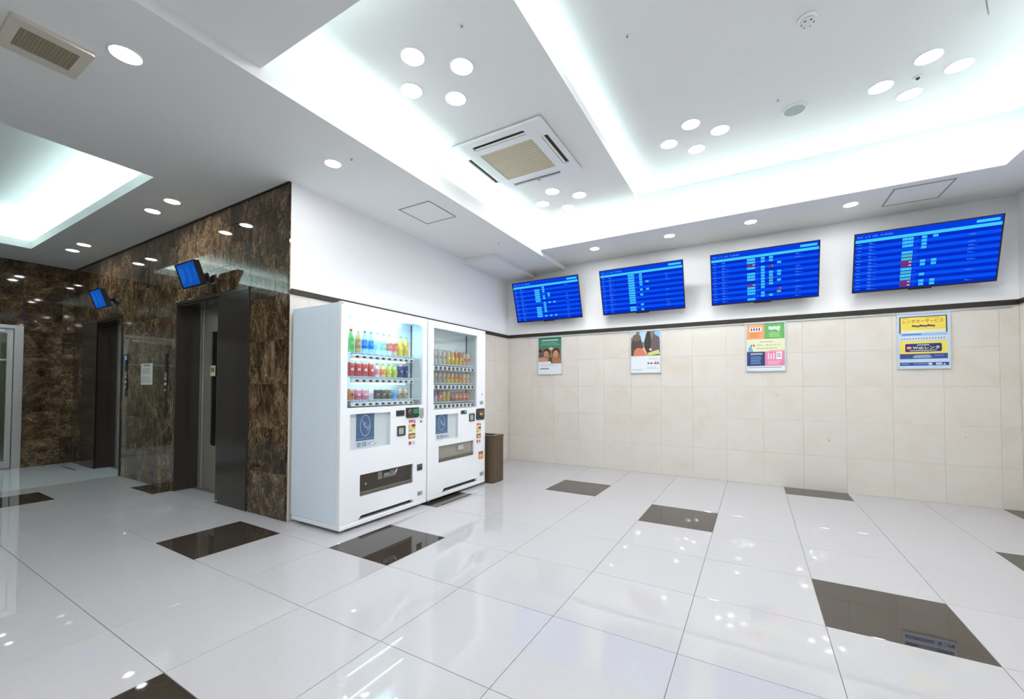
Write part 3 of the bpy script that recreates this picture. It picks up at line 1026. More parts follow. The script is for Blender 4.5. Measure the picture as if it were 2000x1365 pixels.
# 1: green poster, two children
sh, p = poster(-.88, 'green topped poster of two children, leftmost of the four posters')
p.rect(0, 0, 1, .68, (66, 128, 104)).rect(0, 0, 1, .05, (44, 104, 84), 2)
p.lines(.14, .9, .06, .11, 1, (170, 208, 190), 3, .7, .1).lines(.1, .95, .13, .24, 3, (120, 176, 150), 3, .4)
p.poly([(0, .36), (.2, .30), (.5, .33), (.8, .29), (1, .35), (1, .70), (.55, .71), (.35, .66), (0, .64)], (150, 108, 78), 2)
p.ell(.08, .37, .09, .05, (60, 40, 28), 3).ell(.55, .31, .1, .04, (206, 190, 170), 3)
p.ell(.14, .5, .14, .07, (86, 78, 110), 3).poly([(0, .57), (.2, .53), (.46, .60), (.45, .68), (0, .64)], (206, 138, 112), 4)
p.ell(.36, .41, .17, .105, (70, 44, 30), 4).ell(.34, .455, .115, .085, (196, 148, 112), 5)
p.ell(.77, .41, .17, .115, (74, 46, 32), 5).ell(.76, .46, .115, .095, (204, 154, 118), 6)
p.poly([(.55, .72), (.60, .58), (.75, .55), (.97, .60), (1, .72)], (168, 118, 84), 5).poly([(.42, .70), (.47, .55), (.58, .55), (.62, .70)], (52, 74, 62), 5)
for cx, l in ((.34, 6), (.76, 7)):
    p.ell(cx - .045, .445, .016, .008, (40, 24, 18), l).ell(cx + .045, .445, .016, .008, (40, 24, 18), l).ell(cx, .505, .04, .009, (150, 74, 66), l)
p.rect(0, .66, .55, .70, (222, 230, 238), 7).rect(.06, .845, .46, .872, (56, 74, 96), 2)
for k in range(7):
    p.rect(.075 + k * .056, .85, .10 + k * .056, .867, (150, 164, 180), 3)
p.lines(.08, .9, .74, .80, 2, (196, 206, 214), 2)
p.build('printed_picture', sh)
# 2: photograph of people seen from behind
sh, p = poster(.585, 'poster with photo of long haired people outdoors above white space, second from left')
p.rect(0, 0, 1, .60, (126, 118, 116)).rect(.30, 0, .55, .26, (178, 206, 236), 2).rect(.82, 0, 1, .24, (140, 186, 232), 2).rect(0, 0, .18, .14, (196, 194, 204), 2)
p.poly([(.02, .6), (.0, .32), (.08, .14), (.22, .06), (.34, .14), (.42, .36), (.36, .6)], (84, 66, 58), 3).ell(.20, .15, .15, .09, (112, 96, 84), 4)
p.poly([(.50, .60), (.46, .26), (.54, .04), (.66, .0), (.72, .30), (.66, .60)], (60, 50, 48), 3).poly([(.66, .6), (.70, .24), (.80, .08), (.98, .16), (1, .6)], (104, 88, 92), 3)
p.poly([(.08, .6), (.12, .46), (.22, .40), (.42, .42), (.55, .52), (.58, .6)], (208, 124, 100), 4).poly([(.40, .42), (.46, .38), (.60, .60), (.55, .60)], (226, 170, 140), 5)
p.poly([(.58, .53), (.95, .46), (1, .56), (.62, .60)], (206, 206, 116), 5).ell(.68, .45, .05, .03, (206, 190, 170), 5)
p.rect(.58, .755, .61, .80, (40, 40, 44), 2).rect(.615, .775, .645, .80, (40, 40, 44), 2).poly([(.66, .80), (.71, .75), (.76, .80)], (30, 30, 34), 2)
p.ell(.84, .765, .03, .022, (206, 96, 72), 2).ell(.92, .765, .03, .022, (214, 120, 86), 2).rect(.79, .785, .98, .803, (84, 62, 58), 3)
p.lines(.62, .98, .66, .70, 2, (186, 194, 204), 2).lines(.05, .45, .93, .955, 1, (150, 166, 180), 2).lines(.55, .95, .87, .94, 2, (190, 200, 214), 2)
p.build('printed_picture', sh)
# 3: four coloured blocks
sh, p = poster(2.018, 'poster of orange, green, navy and pink blocks, third from left')
p.rect(0, 0, .47, .33, (232, 160, 112)).rect(.47, 0, 1, .33, (104, 172, 100)).rect(0, .33, 1, .60, (224, 224, 190)).rect(0, .60, .485, .905, (42, 58, 108)).rect(.485, .60, 1, .905, (218, 132, 166)).rect(.6, .57, 1, .60, (226, 178, 180), 2)
p.rect(.08, .075, .40, .16, (236, 240, 242), 2)
for k in range(4):
    p.rect(.11 + k * .07, .09, .15 + k * .07, .145, (60, 72, 92), 3)
p.lines(.05, .42, .03, .06, 1, (244, 206, 160), 2).lines(.08, .40, .20, .30, 3, (214, 118, 66), 2)
for k in range(5):
    p.ell(.62 + k * .06, .10 + .012 * (k % 2), .034, .038, (206, 226, 214), 2)
p.rect(.82, .14, .88, .17, (206, 240, 190), 2).lines(.60, .95, .20, .31, 3, (170, 214, 140), 2)
p.rect(.10, .445, .15, .485, (120, 124, 112), 2).rect(.17, .44, .215, .487, (126, 118, 84), 2).text('プラン・キャンペーン', .26, .49, .64, -.055, (84, 90, 84), 2).lines(.35, .80, .385, .41, 1, (130, 136, 130), 2).lines(.25, .82, .525, .55, 1, (150, 154, 136), 2)
p.poly([(.03, .60), (.05, .50), (.12, .47), (.18, .60)], (116, 168, 214), 3)
p.lines(.10, .44, .63, .67, 1, (176, 186, 196), 2, .8).lines(.10, .42, .70, .88, 5, (110, 156, 214), 2).rect(.78, .61, .93, .77, (240, 226, 236), 2).lines(.80, .92, .64, .74, 3, (150, 120, 150), 3)
for k in range(3):
    p.rect(.56 + k * .07, .63 + .02 * (k % 2), .60 + k * .07, .77, (242, 206, 214), 2)
p.lines(.56, .95, .80, .89, 3, (240, 190, 206), 2).lines(.04, .96, .93, .965, 1, (140, 156, 176), 2)
p.build('printed_picture', sh)
# 4: car rental
sh, p = poster(3.436, 'yellow and blue car rental poster below the rightmost screen')
p.rect(0, 0, 1, 1, (196, 216, 240)).rect(.03, .05, .97, .36, (38, 46, 72), 2).rect(.055, .065, .945, .30, (240, 220, 92), 3).rect(.055, .30, .945, .36, (232, 230, 206), 3)
p.text('レンタカーサービス', .10, .175, .80, -.07, (190, 66, 46), 4, fatten=.01).lines(.08, .22, .08, .10, 1, (220, 90, 60), 4).lines(.55, .92, .08, .10, 1, (206, 160, 70), 4)
for k in range(9):
    p.ell(.31 + k * .05, .225 + .006 * (k % 3), .03, .018, ((60, 62, 62), (150, 64, 58), (90, 96, 116))[k % 3], 4 + k % 2)
p.rect(.055, .36, .97, .415, (160, 196, 236), 2).lines(.08, .48, .37, .40, 1, (70, 130, 206), 3, .8, .05)
p.rect(.03, .415, .97, .485, (214, 224, 240), 2)
for k in range(16):
    p.rect(.07 + k * .055, .45, .095 + k * .055, .47, (70, 90, 130), 3)
p.rect(.03, .505, .97, .74, (240, 220, 96), 2).poly([(.14, .57), (.16, .555), (.84, .555), (.86, .57), (.86, .69), (.84, .705), (.16, .705), (.14, .69)], (30, 50, 112), 3)
p.ell(.22, .63, .05, .035, (222, 74, 60), 4).rect(.175, .622, .265, .638, (246, 226, 220), 5)
p.text('Webレンタ', .29, .66, .53, -.062, (252, 240, 190), 4, fatten=.012)
p.lines(.38, .62, .573, .592, 1, (220, 224, 230), 4, .8, 0).lines(.24, .76, .675, .692, 1, (220, 220, 206), 4, .7, 0)
p.rect(.03, .74, .97, .835, (52, 74, 140), 2).poly([(.28, .80), (.34, .765), (.60, .76), (.68, .80), (.62, .82), (.32, .82)], (150, 166, 200), 3).lines(.72, .93, .765, .80, 2, (110, 140, 206), 3)
p.rect(.03, .90, .99, .96, (40, 74, 150), 2).lines(.06, .24, .92, .945, 1, (150, 180, 226), 3, .6).lines(.30, .60, .92, .945, 1, (130, 164, 220), 3, .6).rect(.60, .91, .67, .95, (206, 222, 236), 3).rect(.74, .91, .86, .95, (186, 208, 232), 3)
p.poly([(.88, .948), (.905, .92), (.93, .948)], (230, 240, 246), 3)
p.build('printed_picture', sh)

# ================================================================== lift lobby fittings
for (xl, zb, lab) in ((-3.05, 0, 'small tilted blue monitor above the nearer lift'), (-5.56, .02, 'small tilted blue monitor above the farther lift')):
    w_, h_ = .405, .25
    t = thing('lift_monitor', lab, 'monitor', (xl + w_ / 2, 1.195, 2.312 + zb), (math.radians(19), 0, 0), 'monitors above the lifts')
    b = MB()
    b.plate(rrect(-w_ / 2, w_ / 2, -h_ / 2, h_ / 2, .006, 2), [rrect(-w_ / 2 + .014, w_ / 2 - .014, -h_ / 2 + .016, h_ / 2 - .014)], -0.006, 0.02, BLACK, axis='y')
    b.box(-w_ / 2 + .006, w_ / 2 - .006, .012, .05, -h_ / 2 + .006, h_ / 2 - .006, BLACK, .006)
    b.build('bezel', t)
    W, H = w_ - .028, h_ - .03
    sc = MB().box(-W / 2, W / 2, .0, .012, -h_ / 2 + .016, h_ / 2 - .014, emission((18, 86, 186), 0.9, 'monitor_blue')).build('screen', t)
    p = Print(lambda u, v, k: ((u - .5) * W, -.0005 * k, -h_ / 2 + .016 + v * H), .9)
    p.poly([(.05, .1), (.3, .35), (.32, .75), (.12, .95), (.03, .6)], (32, 102, 198)).poly([(.42, .1), (.66, .3), (.62, .8), (.46, .92)], (30, 98, 196)).poly([(.75, .15), (.95, .45), (.92, .85), (.78, .7)], (26, 94, 192))
    p.build('screen_pattern', sc)
    MB().tube([(0, .05, .0), (0, .11, -.02), (0, .175, -.05)], .02, CHAR).build('wall_arm', t)
    MB().box(-.05, .05, .15, .163, -.09, .0, CHAR).build('wall_plate', t)

def call_panel(x, z0, z1, lab, lit):
    t = thing('lift_call_panel', lab, 'call panel', (x, YE - .001, z0), group='lift call panels')
    h_ = z1 - z0
    MB().box(-.032, .032, -.006, .001, 0, h_, plain((52, 50, 48), .25, .6), .002).build('face_plate', t)
    MB().box(-.026, .026, -.009, -.005, h_ - .2, h_ - .012, BLACK).build('floor_display', t)
    if lit:
        MB().box(-.024, .024, -.0105, -.0085, h_ - .075, h_ - .02, emission((96, 150, 200), .8, 'display_glow')).build('lit_digits', t)
    for k, zz in enumerate((h_ - .30, h_ - .36, h_ - .43)):
        MB().lathe([(.018 - .003 * k, 0), (.018 - .003 * k, -.006), (.012, -.008)], (STEEL, WHITEP, emission((80, 130, 190), .7, 'button_glow'))[k], (0, -.006, zz), 16, 'y').build('call_button', t)
    MB().box(-.024, .024, -.012, -.005, h_ - .275, h_ - .225, plain((150, 160, 170), .3, .7), .003).build('card_reader', t)
call_panel(-3.815, .82, 1.567, 'tall dark call panel left of the nearer lift', False)
call_panel(-4.98, 1.05, 1.60, 'shorter call panel with lit blue display right of the farther lift', True)
t = thing('paper_notice', 'white paper notice taped to the marble between the lifts', 'notice', (-4.36, YE - .001, 1.20))
sh = MB().box(-.165, .165, -.0015, .0, 0, .262, plain((222, 218, 210), .6)).build('sheet', t)
p = Print(lambda u, v, k: ((u - .5) * .33, -.0015 - .0004 * k, .262 - v * .262))
p.lines(.2, .8, .06, .16, 1, (100, 98, 96), 1, .6, 0).lines(.1, .92, .24, .52, 4, (150, 148, 144), 1).lines(.1, .9, .62, .92, 4, (176, 174, 170), 1)
p.build('printed_text', sh)

# ================================================================== vending machines
K = 0.976
def my(y): return K * y - 0.0188
def mz(z): return K * z + 0.0281
XF = -0.76                     # door front
XD = -0.80                     # door back / cabinet front
XC = -0.93                     # back of the display case
XK = -1.405                    # cabinet back
VMW = plain((242, 245, 250), 0.28)
VMB = plain((230, 242, 254), 0.32)
INNER = plain((240, 246, 250), 0.4)
SMOKED = glass_mat('smoked_flap', (.55, .50, .43), .07)
PALEFLAP = glass_mat('pale_flap', (.86, .85, .83), .08)
BLUEP = (56, 104, 160)

def vending(name_label, S, extra):
    y0, y1, zb, zs, zt = my(S['y'][0]), my(S['y'][1]), mz(-.003), mz(.036), mz(1.888)
    t = thing('vending_machine', name_label, 'vending machine', (0, 0, 0))
    t.location = (XF, (y0 + y1) / 2, 0)
    ox, oy = XF, (y0 + y1) / 2
    L = lambda b: bmesh.ops.translate(b.b, verts=b.b.verts[:], vec=(-ox, -oy, 0)) or b
    def part(b, name, parent=t):
        bmesh.ops.translate(b.b, verts=b.b.verts[:], vec=(-ox, -oy, 0))
        return b.build(name, parent)
    W0, W1, WZ0, WZ1 = my(S['win'][0]), my(S['win'][1]), mz(S['win'][2]), mz(S['win'][3])
    # cabinet as a shell around the display case
    b = MB()
    b.box(XK, XC - .004, y0, y1, zs, zt - .006, VMB, .004)
    b.box(XC - .006, XD - .003, y0, W0 - .02, zs, zt - .006, VMB)
    b.box(XC - .006, XD - .003, W1 + .02, y1, zs, zt - .006, VMB)
    b.box(XC - .006, XD - .003, W0 - .02, W1 + .02, zs, WZ0 - .02, VMB)
    b.box(XC - .006, XD - .003, W0 - .02, W1 + .02, WZ1 + .02, zt - .006, VMB)
    part(b, 'cabinet')
    b = MB()
    b.box(XC - .004, XC, W0 - .02, W1 + .02, WZ0 - .02, WZ1 + .02, INNER)
    b.box(XC, XD, W0 - .02, W0 - .012, WZ0 - .02, WZ1 + .02, INNER)
    b.box(XC, XD, W1 + .012, W1 + .02, WZ0 - .02, WZ1 + .02, INNER)
    b.box(XC, XD, W0 - .02, W1 + .02, WZ1 + .012, WZ1 + .02, INNER)
    b.box(XC, XD, W0 - .02, W1 + .02, WZ0 - .02, WZ0 - .012, INNER)
    part(b, 'display_case')
    # front door
    A, Fp = S['ad'], S['flap']
    G = S['gap']
    holes = [rrect(W0, W1, WZ0, WZ1, S['wr'], 6, (0, 0, 1, 1)) if S['wr'] else rrect(W0, W1, WZ0, WZ1),
             rrect(my(A[0]), my(A[1]), mz(A[2]), mz(A[3]), .008, 3), rrect(my(Fp[0]), my(Fp[1]), mz(Fp[2]), mz(Fp[3]), .006, 2)]
    g0, g1, gz = my(G[0]), my(G[1]), mz(G[3])
    outer = [(y0, zs + .001), (g0 - .02, zs + .001), (g0 + .02, gz), (g1, gz), (g1 + .008, zs + .001), (y1, zs + .001), (y1, zt), (y0, zt)]
    b = MB()
    b.plate(outer, holes, XD, XF - XD, VMW, axis='x')
    part(b, 'front_door')
    part(MB().box(XD - .004, XD - .001, y0 + .03, y1 - .03, zs, mz(.12), BLACK), 'ventilation_gap')
    part(MB().box(XK + .01, XF + .004, y0, y1, zb, zs - .002, VMW, .004), 'plinth')
    for (fx, fy) in ((XK + .06, y0 + .06), (XK + .06, y1 - .06), (XF - .05, y0 + .06), (XF - .05, y1 - .06)):
        part(MB().lathe([(.022, 0), (.022, .006), (.009, .008), (.009, zb + .002)], STEEL, (fx, fy, 0), 14), 'levelling_foot')
    # window glass, painted corner shade, shelves with selection buttons
    part(MB().box(XF - .022, XF - .017, W0, W1, WZ0, WZ1, GLASS), 'display_window')
    part(MB().box(XC, XC + .010, W1 + .002, W1 + .011, WZ0 - .012, WZ1 + .012, plain((96, 104, 108), .4)), 'corner_shade')  # dark strip paints the shade in the back corner of the case
    R0, R1 = my(S['rail'][0]), my(S['rail'][1])
    for si, (za, ze) in enumerate(S['rails']):
        za, ze = mz(za), mz(ze)
        sh = part(MB().box(XC, XF - .045, R0 - .05, W1, ze + .014, ze + .020, INNER), 'shelf')
        part(MB().box(XF - .05, XF - .030, R0, R1, za, ze, WHITEP, .003), 'button_rail', sh)
        if S['tags']:
            part(MB().box(XF - .052, XF - .040, R0 + .004, R1 - .03, ze, ze + .022, plain((150, 186, 220), .4)), 'price_strip', sh)
        else:
            part(MB().box(XF - .052, XF - .034, R0, R1 - .03, ze, ze + .006, plain((70, 112, 178), .4)), 'blue_edge', sh)
        tm = None
        for k in range(10):
            yb = my(S['btn'][0] + (S['btn'][1] - S['btn'][0]) * k / 9)
            bt = MB()
            bt.lathe([(S['br'], 0), (S['br'], .004), (S['br'] * .8, .006)], CHAR, (XF - .031, yb, (za + ze) / 2), 16, 'x', squash=S['bq'])
            part(bt, 'selection_button', sh)
            if S['tags']:
                if tm is None:
                    tm = MB().box(0, .0015, -.026, .026, 0, .018, plain((206, 220, 236), .4)).box(.0015, .002, -.018, .010, .005, .012, plain((96, 130, 184), .4)).mesh('price_tag')
                obj('price_tag', tm, sh, (XF - .040 - ox, yb - oy, ze + .002))
    # notice window with the hotel sign
    ay0, ay1, az0, az1 = my(A[0]), my(A[1]), mz(A[2]), mz(A[3])
    bk = part(MB().box(XD - .002, XD + .004, ay0 - .004, ay1 + .004, az0 - .004, az1 + .004, plain((246, 245, 250), .4)), 'sign_board')
    part(MB().box(XF - .012, XF - .008, ay0 + .002, ay1 - .002, az0 + .002, az1 - .002, GLASS), 'sign_cover')
    p = Print(lambda u, v, k: (XD + .004 + .0005 * k - ox, u - oy, v))
    B0, B1, BZ0, BZ1 = my(S['blue'][0]), my(S['blue'][1]), mz(S['blue'][2]), mz(S['blue'][3])
    p.rect(B0, BZ0, B1, BZ1, BLUEP, 1)
    cw, ch = (B0 + B1) / 2, (BZ0 + BZ1) / 2 + .012
    p.oval_line(cw, ch, (B1 - B0) * .285, (BZ1 - BZ0) * .40, .005, (214, 228, 240), 2)
    # figure strokes inside the oval
    for (a, e, c_, d, th) in ((-.55, .55, -.35, .05, .10), (-.35, .10, .15, .28, .09), (-.05, .3, -.15, -.05, .12), (-.25, -.18, .15, -.10, .10), (.0, -.1, .9, .0, .06), (.05, -.16, .85, -.30, .06), (.75, -.02, .72, -.42, .08), (.35, -.30, .45, -.52, .11), (-.1, -.05, .45, -.32, .07)):
        su, sv = (B1 - B0) * .27, (BZ1 - BZ0) * .38
        P0, P1 = Vector((cw + a * su, ch + e * sv)), Vector((cw + c_ * su, ch + d * sv))
        n_ = (P1 - P0)
        n_ = Vector((-n_.y, n_.x)).normalized() * th * su * .5
        p.poly([tuple(P0 + n_), tuple(P1 + n_), tuple(P1 - n_), tuple(P0 - n_)], (206, 222, 238), 3)
    p.text('toyoko-inn.com', B0 + .015, BZ0 + .008, B1 - B0 - .03, .016, (190, 208, 228), 2)
    k4 = S['kan']
    p.text(S['name'], my(k4[0]), mz(k4[2]), my(k4[1]) - my(k4[0]), (k4[3] - k4[2]) * K, (88, 108, 150), 2)
    p.build('sign_print', bk)
    # delivery flap
    fy0, fy1, fz0, fz1 = my(Fp[0]), my(Fp[1]), mz(Fp[2]), mz(Fp[3])
    part(MB().box(XD - .002, XD + .001, fy0 - .002, fy1 + .002, fz0 - .002, fz1 + .002, plain(S['bay'], .5)), 'delivery_bay')
    b = MB().box(XF - .022, XF - .016, fy0 + .003, fy1 - .003, fz0 + .035, fz1 - .003, SMOKED if S['tags'] else PALEFLAP)
    fp = part(b, 'delivery_flap')
    part(MB().box(XF - .030, XF - .008, fy0 + .003, fy1 - .003, fz0 + .001, fz0 + .034, plain((96, 90, 82), .4), .004), 'flap_lip')
    p = Print(lambda u, v, k: (XF - .016 + .0005 * k - ox, u - oy, v))
    extra(t, part, p, fp, ox, oy)
    return t

def sticker(part, t, y0, y1, z0, z1, colr, name='sticker'):
    return part(MB().box(XF, XF + .0012, my(y0), my(y1), mz(z0), mz(z1), plain(colr, .4)), name)

def dishes(part, t, ox, oy, y0, y1, z0, z1):
    """tall sticker with small food pictures"""
    s = sticker(part, t, y0, y1, z0, z1, (236, 228, 206))
    p = Print(lambda u, v, k: (XF + .0012 + .0004 * k - ox, my(y0 + u * (y1 - y0)) - oy, mz(z1 - v * (z1 - z0))))
    p.rect(.05, .02, .7, .15, (220, 92, 120)).rect(.78, .05, .98, .2, (150, 96, 140))
    p.rect(.0, .27, 1, .45, (226, 176, 66)).rect(.45, .25, 1, .38, (120, 60, 96), 2).ell(.3, .36, .2, .06, (240, 206, 120), 2)
    p.rect(.0, .5, .5, .62, (150, 172, 170)).rect(.5, .45, 1, .55, (236, 214, 90))
    p.rect(.0, .72, 1, .99, (140, 92, 50)).ell(.55, .87, .42, .09, (226, 176, 104), 2).rect(.35, .72, .7, .78, (60, 40, 24), 3)
    p.build('sticker_print', s)

def coin_unit(part, y0, y1, z0, z1, cfg):
    c = part(MB().plate(rrect(my(y0), my(y1), mz(z0), mz(z1), .022, 5, cfg), [], XF, .008, plain((50, 52, 50), .3), axis='x'), 'coin_unit')
    yy, zz = my((y0 + y1) / 2), mz((z0 + z1) / 2)
    return c, yy, zz

def extra1(t, part, p, fp, ox, oy):
    d = part(MB().box(XF, XF + .005, my(2.078), my(2.188), mz(.90), mz(.956), plain((58, 56, 52), .3), .003), 'bill_slot')
    part(MB().box(XF + .005, XF + .0065, my(2.092), my(2.172), mz(.926), mz(.934), BLACK), 'slot_opening', d)
    c, yy, zz = coin_unit(part, 2.206, 2.386, .875, .976, (1, 1, 0, 0))
    part(MB().box(XF + .008, XF + .0095, my(2.305), my(2.375), mz(.915), mz(.962), emission((70, 170, 130), .7, 'price_display')), 'price_display', c)
    part(MB().lathe([(.026, 0), (.026, .008), (.012, .011)], plain((120, 112, 104), .3, .6), (XF + .008, my(2.252), mz(.935)), 20, 'x'), 'coin_funnel', c)
    part(MB().box(XF + .017, XF + .0205, my(2.235), my(2.275), mz(.93), mz(.937), BLACK), 'coin_slot', c)
    part(MB().plate(rrect(my(2.40), my(2.45), mz(.866), mz(.968), .018, 5), [], XF, .010, plain((166, 178, 172), .3, .4), axis='x'), 'return_lever')
    part(MB().lathe([(.010, 0), (.010, .004)], CHAR, (XF, my(2.421), mz(.829)), 14, 'x'), 'key_lock')
    b = MB().plate(rrect(my(2.093), my(2.20), mz(.71), mz(.806), .006, 2), [rrect(my(2.112), my(2.18), mz(.728), mz(.79))], XF, .007, plain((66, 64, 60), .35), axis='x')
    r = part(b, 'bill_return')
    part(MB().box(XF, XF + .002, my(2.11), my(2.182), mz(.726), mz(.792), plain((176, 184, 178), .35)), 'return_cover', r)
    dishes(part, t, ox, oy, 2.244, 2.339, .668, .858)
    s = sticker(part, t, 2.243, 2.343, .598, .648, (236, 232, 240), 'tax_sticker')
    q = Print(lambda u, v, k: (XF + .0012 + .0004 * k - ox, my(u) - oy, mz(v)))
    q.rect(2.25, .612, 2.283, .642, (184, 60, 76)).text('26', 2.296, .614, .038, .026, (140, 120, 150), 1)
    q.build('sticker_print', s)
    c = part(MB().box(XF, XF + .004, my(2.367), my(2.446), mz(.336), mz(.402), plain((92, 84, 82), .4), .003), 'coin_return')
    part(MB().box(XF + .004, XF + .006, my(2.378), my(2.436), mz(.345), mz(.376), plain((58, 50, 48), .4)), 'return_cup', c)
    s = sticker(part, t, 2.376, 2.448, .085, .127, (176, 184, 178), 'rating_plate')
    q = Print(lambda u, v, k: (XF + .0012 + .0004 * k - ox, my(u) - oy, mz(v)))
    q.lines(2.382, 2.44, .09, .122, 4, (110, 116, 112), 1, .5, .3)
    q.build('plate_print', s)
    # picture strip on the flap
    p.poly([(my(1.88), mz(.34)), (my(1.93), mz(.34)), (my(1.93), mz(.41)), (my(1.88), mz(.41))], (120, 116, 106), 1)
    p.rect(my(1.945), mz(.345), my(2.10), mz(.365), (120, 122, 120), 1).rect(my(1.95), mz(.365), my(2.02), mz(.385), (136, 146, 140), 1)
    for k in range(3):
        p.rect(my(2.03 + k * .018), mz(.36), my(2.04 + k * .018), mz(.40), (128, 150, 154), 2)
    p.poly([(my(2.075), mz(.365)), (my(2.105), mz(.37)), (my(2.12), mz(.405)), (my(2.108), mz(.405))], (206, 214, 208), 3).rect(my(2.0), mz(.402), my(2.16), mz(.412), (96, 56, 50), 2)
    p.ell(my(1.745), mz(.33), .008, .010, (170, 170, 164), 1)
    p.build('flap_print', fp)
    part(MB().lathe([(.008, 0), (.008, .003)], STEEL, (XF, my(1.472), mz(1.872)), 12, 'x'), 'corner_screw')
    # lit tube and lamp housing in the display
    tube = part(MB().lathe([(.013, 0), (.013, my(2.19) - my(1.615))], emission((180, 234, 255), 50.0, 'display_tube'), (XF - .075, my(1.615), mz(1.775)), 16, 'y'), 'lamp_tube')
    for (a, e) in ((1.60, 1.615), (2.19, 2.205)):
        part(MB().box(XF - .091, XF - .059, my(a), my(e), mz(1.76), mz(1.80), WHITEP, .003), 'tube_holder', tube)
    for (zz, a, e) in ((1.208, 1.86, 2.10), (1.205, 1.62, 2.25), (1.414, 1.62, 2.25)):
        part(MB().box(XF - .062, XF - .054, my(a), my(e), mz(zz), mz(zz) + .006, emission((214, 248, 255), 14.0, 'shelf_tube')), 'shelf_lamp', tube)

def extra2(t, part, p, fp, ox, oy):
    d = part(MB().box(XF, XF + .005, my(3.087), my(3.199), mz(.868), mz(.91), plain((52, 52, 50), .3), .003), 'price_display')
    part(MB().box(XF + .005, XF + .0065, my(3.155), my(3.19), mz(.882), mz(.908), emission((110, 206, 196), .9, 'display_led')), 'lit_digits', d)
    b = MB().plate(rrect(my(3.247), my(3.356), mz(.772), mz(.866), .006, 2), [rrect(my(3.266), my(3.336), mz(.788), mz(.85))], XF, .007, plain((72, 72, 68), .35), axis='x')
    r = part(b, 'bill_return')
    part(MB().box(XF, XF + .002, my(3.264), my(3.338), mz(.786), mz(.852), plain((178, 186, 166), .35)), 'return_cover', r)
    c, yy, zz = coin_unit(part, 3.39, 3.566, .78, .918, (1, 1, 0, 1))
    part(MB().lathe([(.05, 0), (.048, .008), (.03, .012)], plain((92, 82, 70), .3, .5), (XF + .008, my(3.485), mz(.85)), 24, 'x'), 'coin_funnel', c)
    part(MB().box(XF + .020, XF + .024, my(3.44), my(3.50), mz(.838), mz(.866), plain((222, 170, 110), .3, .3), .004), 'coin_slot', c)
    dishes(part, t, ox, oy, 3.40, 3.497, .556, .744)
    s = sticker(part, t, 3.395, 3.50, .488, .545, (238, 230, 236), 'tax_sticker')
    q = Print(lambda u, v, k: (XF + .0012 + .0004 * k - ox, my(u) - oy, mz(v)))
    q.rect(3.405, .505, 3.436, .538, (206, 80, 90)).ell(3.468, .52, .018, .014, (120, 120, 190)).lines(3.41, 3.49, .49, .50, 1, (214, 160, 170))
    q.build('sticker_print', s)
    s = sticker(part, t, 3.446, 3.546, .298, .388, (222, 142, 84), 'orange_sticker')
    q = Print(lambda u, v, k: (XF + .0012 + .0004 * k - ox, my(u) - oy, mz(v)))
    q.rect(3.452, .362, 3.54, .384, (150, 96, 64)).ell(3.496, .335, .034, .018, (240, 190, 140)).rect(3.456, .29, 3.536, .297, (240, 206, 170))
    q.build('sticker_print', s)
    for (a, e, c_, d_, n_) in ((3.475, 3.566, .084, .134, 4), (3.47, 3.546, .966, 1.012, 3)):
        s = sticker(part, t, a, e, c_, d_, (186, 190, 192), 'rating_plate')
        q = Print(lambda u, v, k: (XF + .0012 + .0004 * k - ox, my(u) - oy, mz(v)))
        q.lines(a + .006, e - .008, c_ + .006, d_ - .004, n_, (120, 124, 126), 1, .5, .3)
        q.build('plate_print', s)
    part(MB().lathe([(.009, 0), (.009, .006)], STEEL, (XF, my(3.515), mz(1.09)), 14, 'x'), 'key_lock')
    p.rect(my(3.06), mz(.46), my(3.16), mz(.51), (190, 196, 196), 1)
    p.build('flap_print', fp)

S1 = dict(y=(1.4625, 2.506), win=(1.53, 2.443, 1.0, 1.81), wr=.055, corner_y=2.345, rail=(1.594, 2.348), rails=((1.425, 1.456), (1.217, 1.248), (1.010, 1.042)),
          tags=True, btn=(1.653, 2.312), br=.0185, bq=.55, ad=(1.56, 2.012, .64, .946), blue=(1.652, 1.85, .708, .944), kan=(1.655, 1.88, .648, .698), name='東横イン',
          flap=(1.668, 2.312, .234, .42), gap=(1.665, 2.312, .04, .072), bay=(150, 140, 124))
S2 = dict(y=(2.522, 3.588), win=(2.612, 3.408, .94, 1.812), wr=0, corner_y=3.29, rail=(2.624, 3.391), rails=((1.366, 1.412), (1.157, 1.204), (.945, .994)),
          tags=False, btn=(2.687, 3.355), br=.0195, bq=.95, ad=(2.645, 3.042, .605, .882), blue=(2.69, 2.892, .672, .88), kan=(2.708, 2.91, .614, .658), name='東横INN',
          flap=(2.70, 3.35, .366, .543), gap=(2.772, 3.416, .047, .077), bay=(236, 234, 230))
vending('white drinks machine with brightly lit display, nearer the brown marble corner', S1, extra1)
vending('white drinks machine with unlit display, farther one beside the brown bin', S2, extra2)

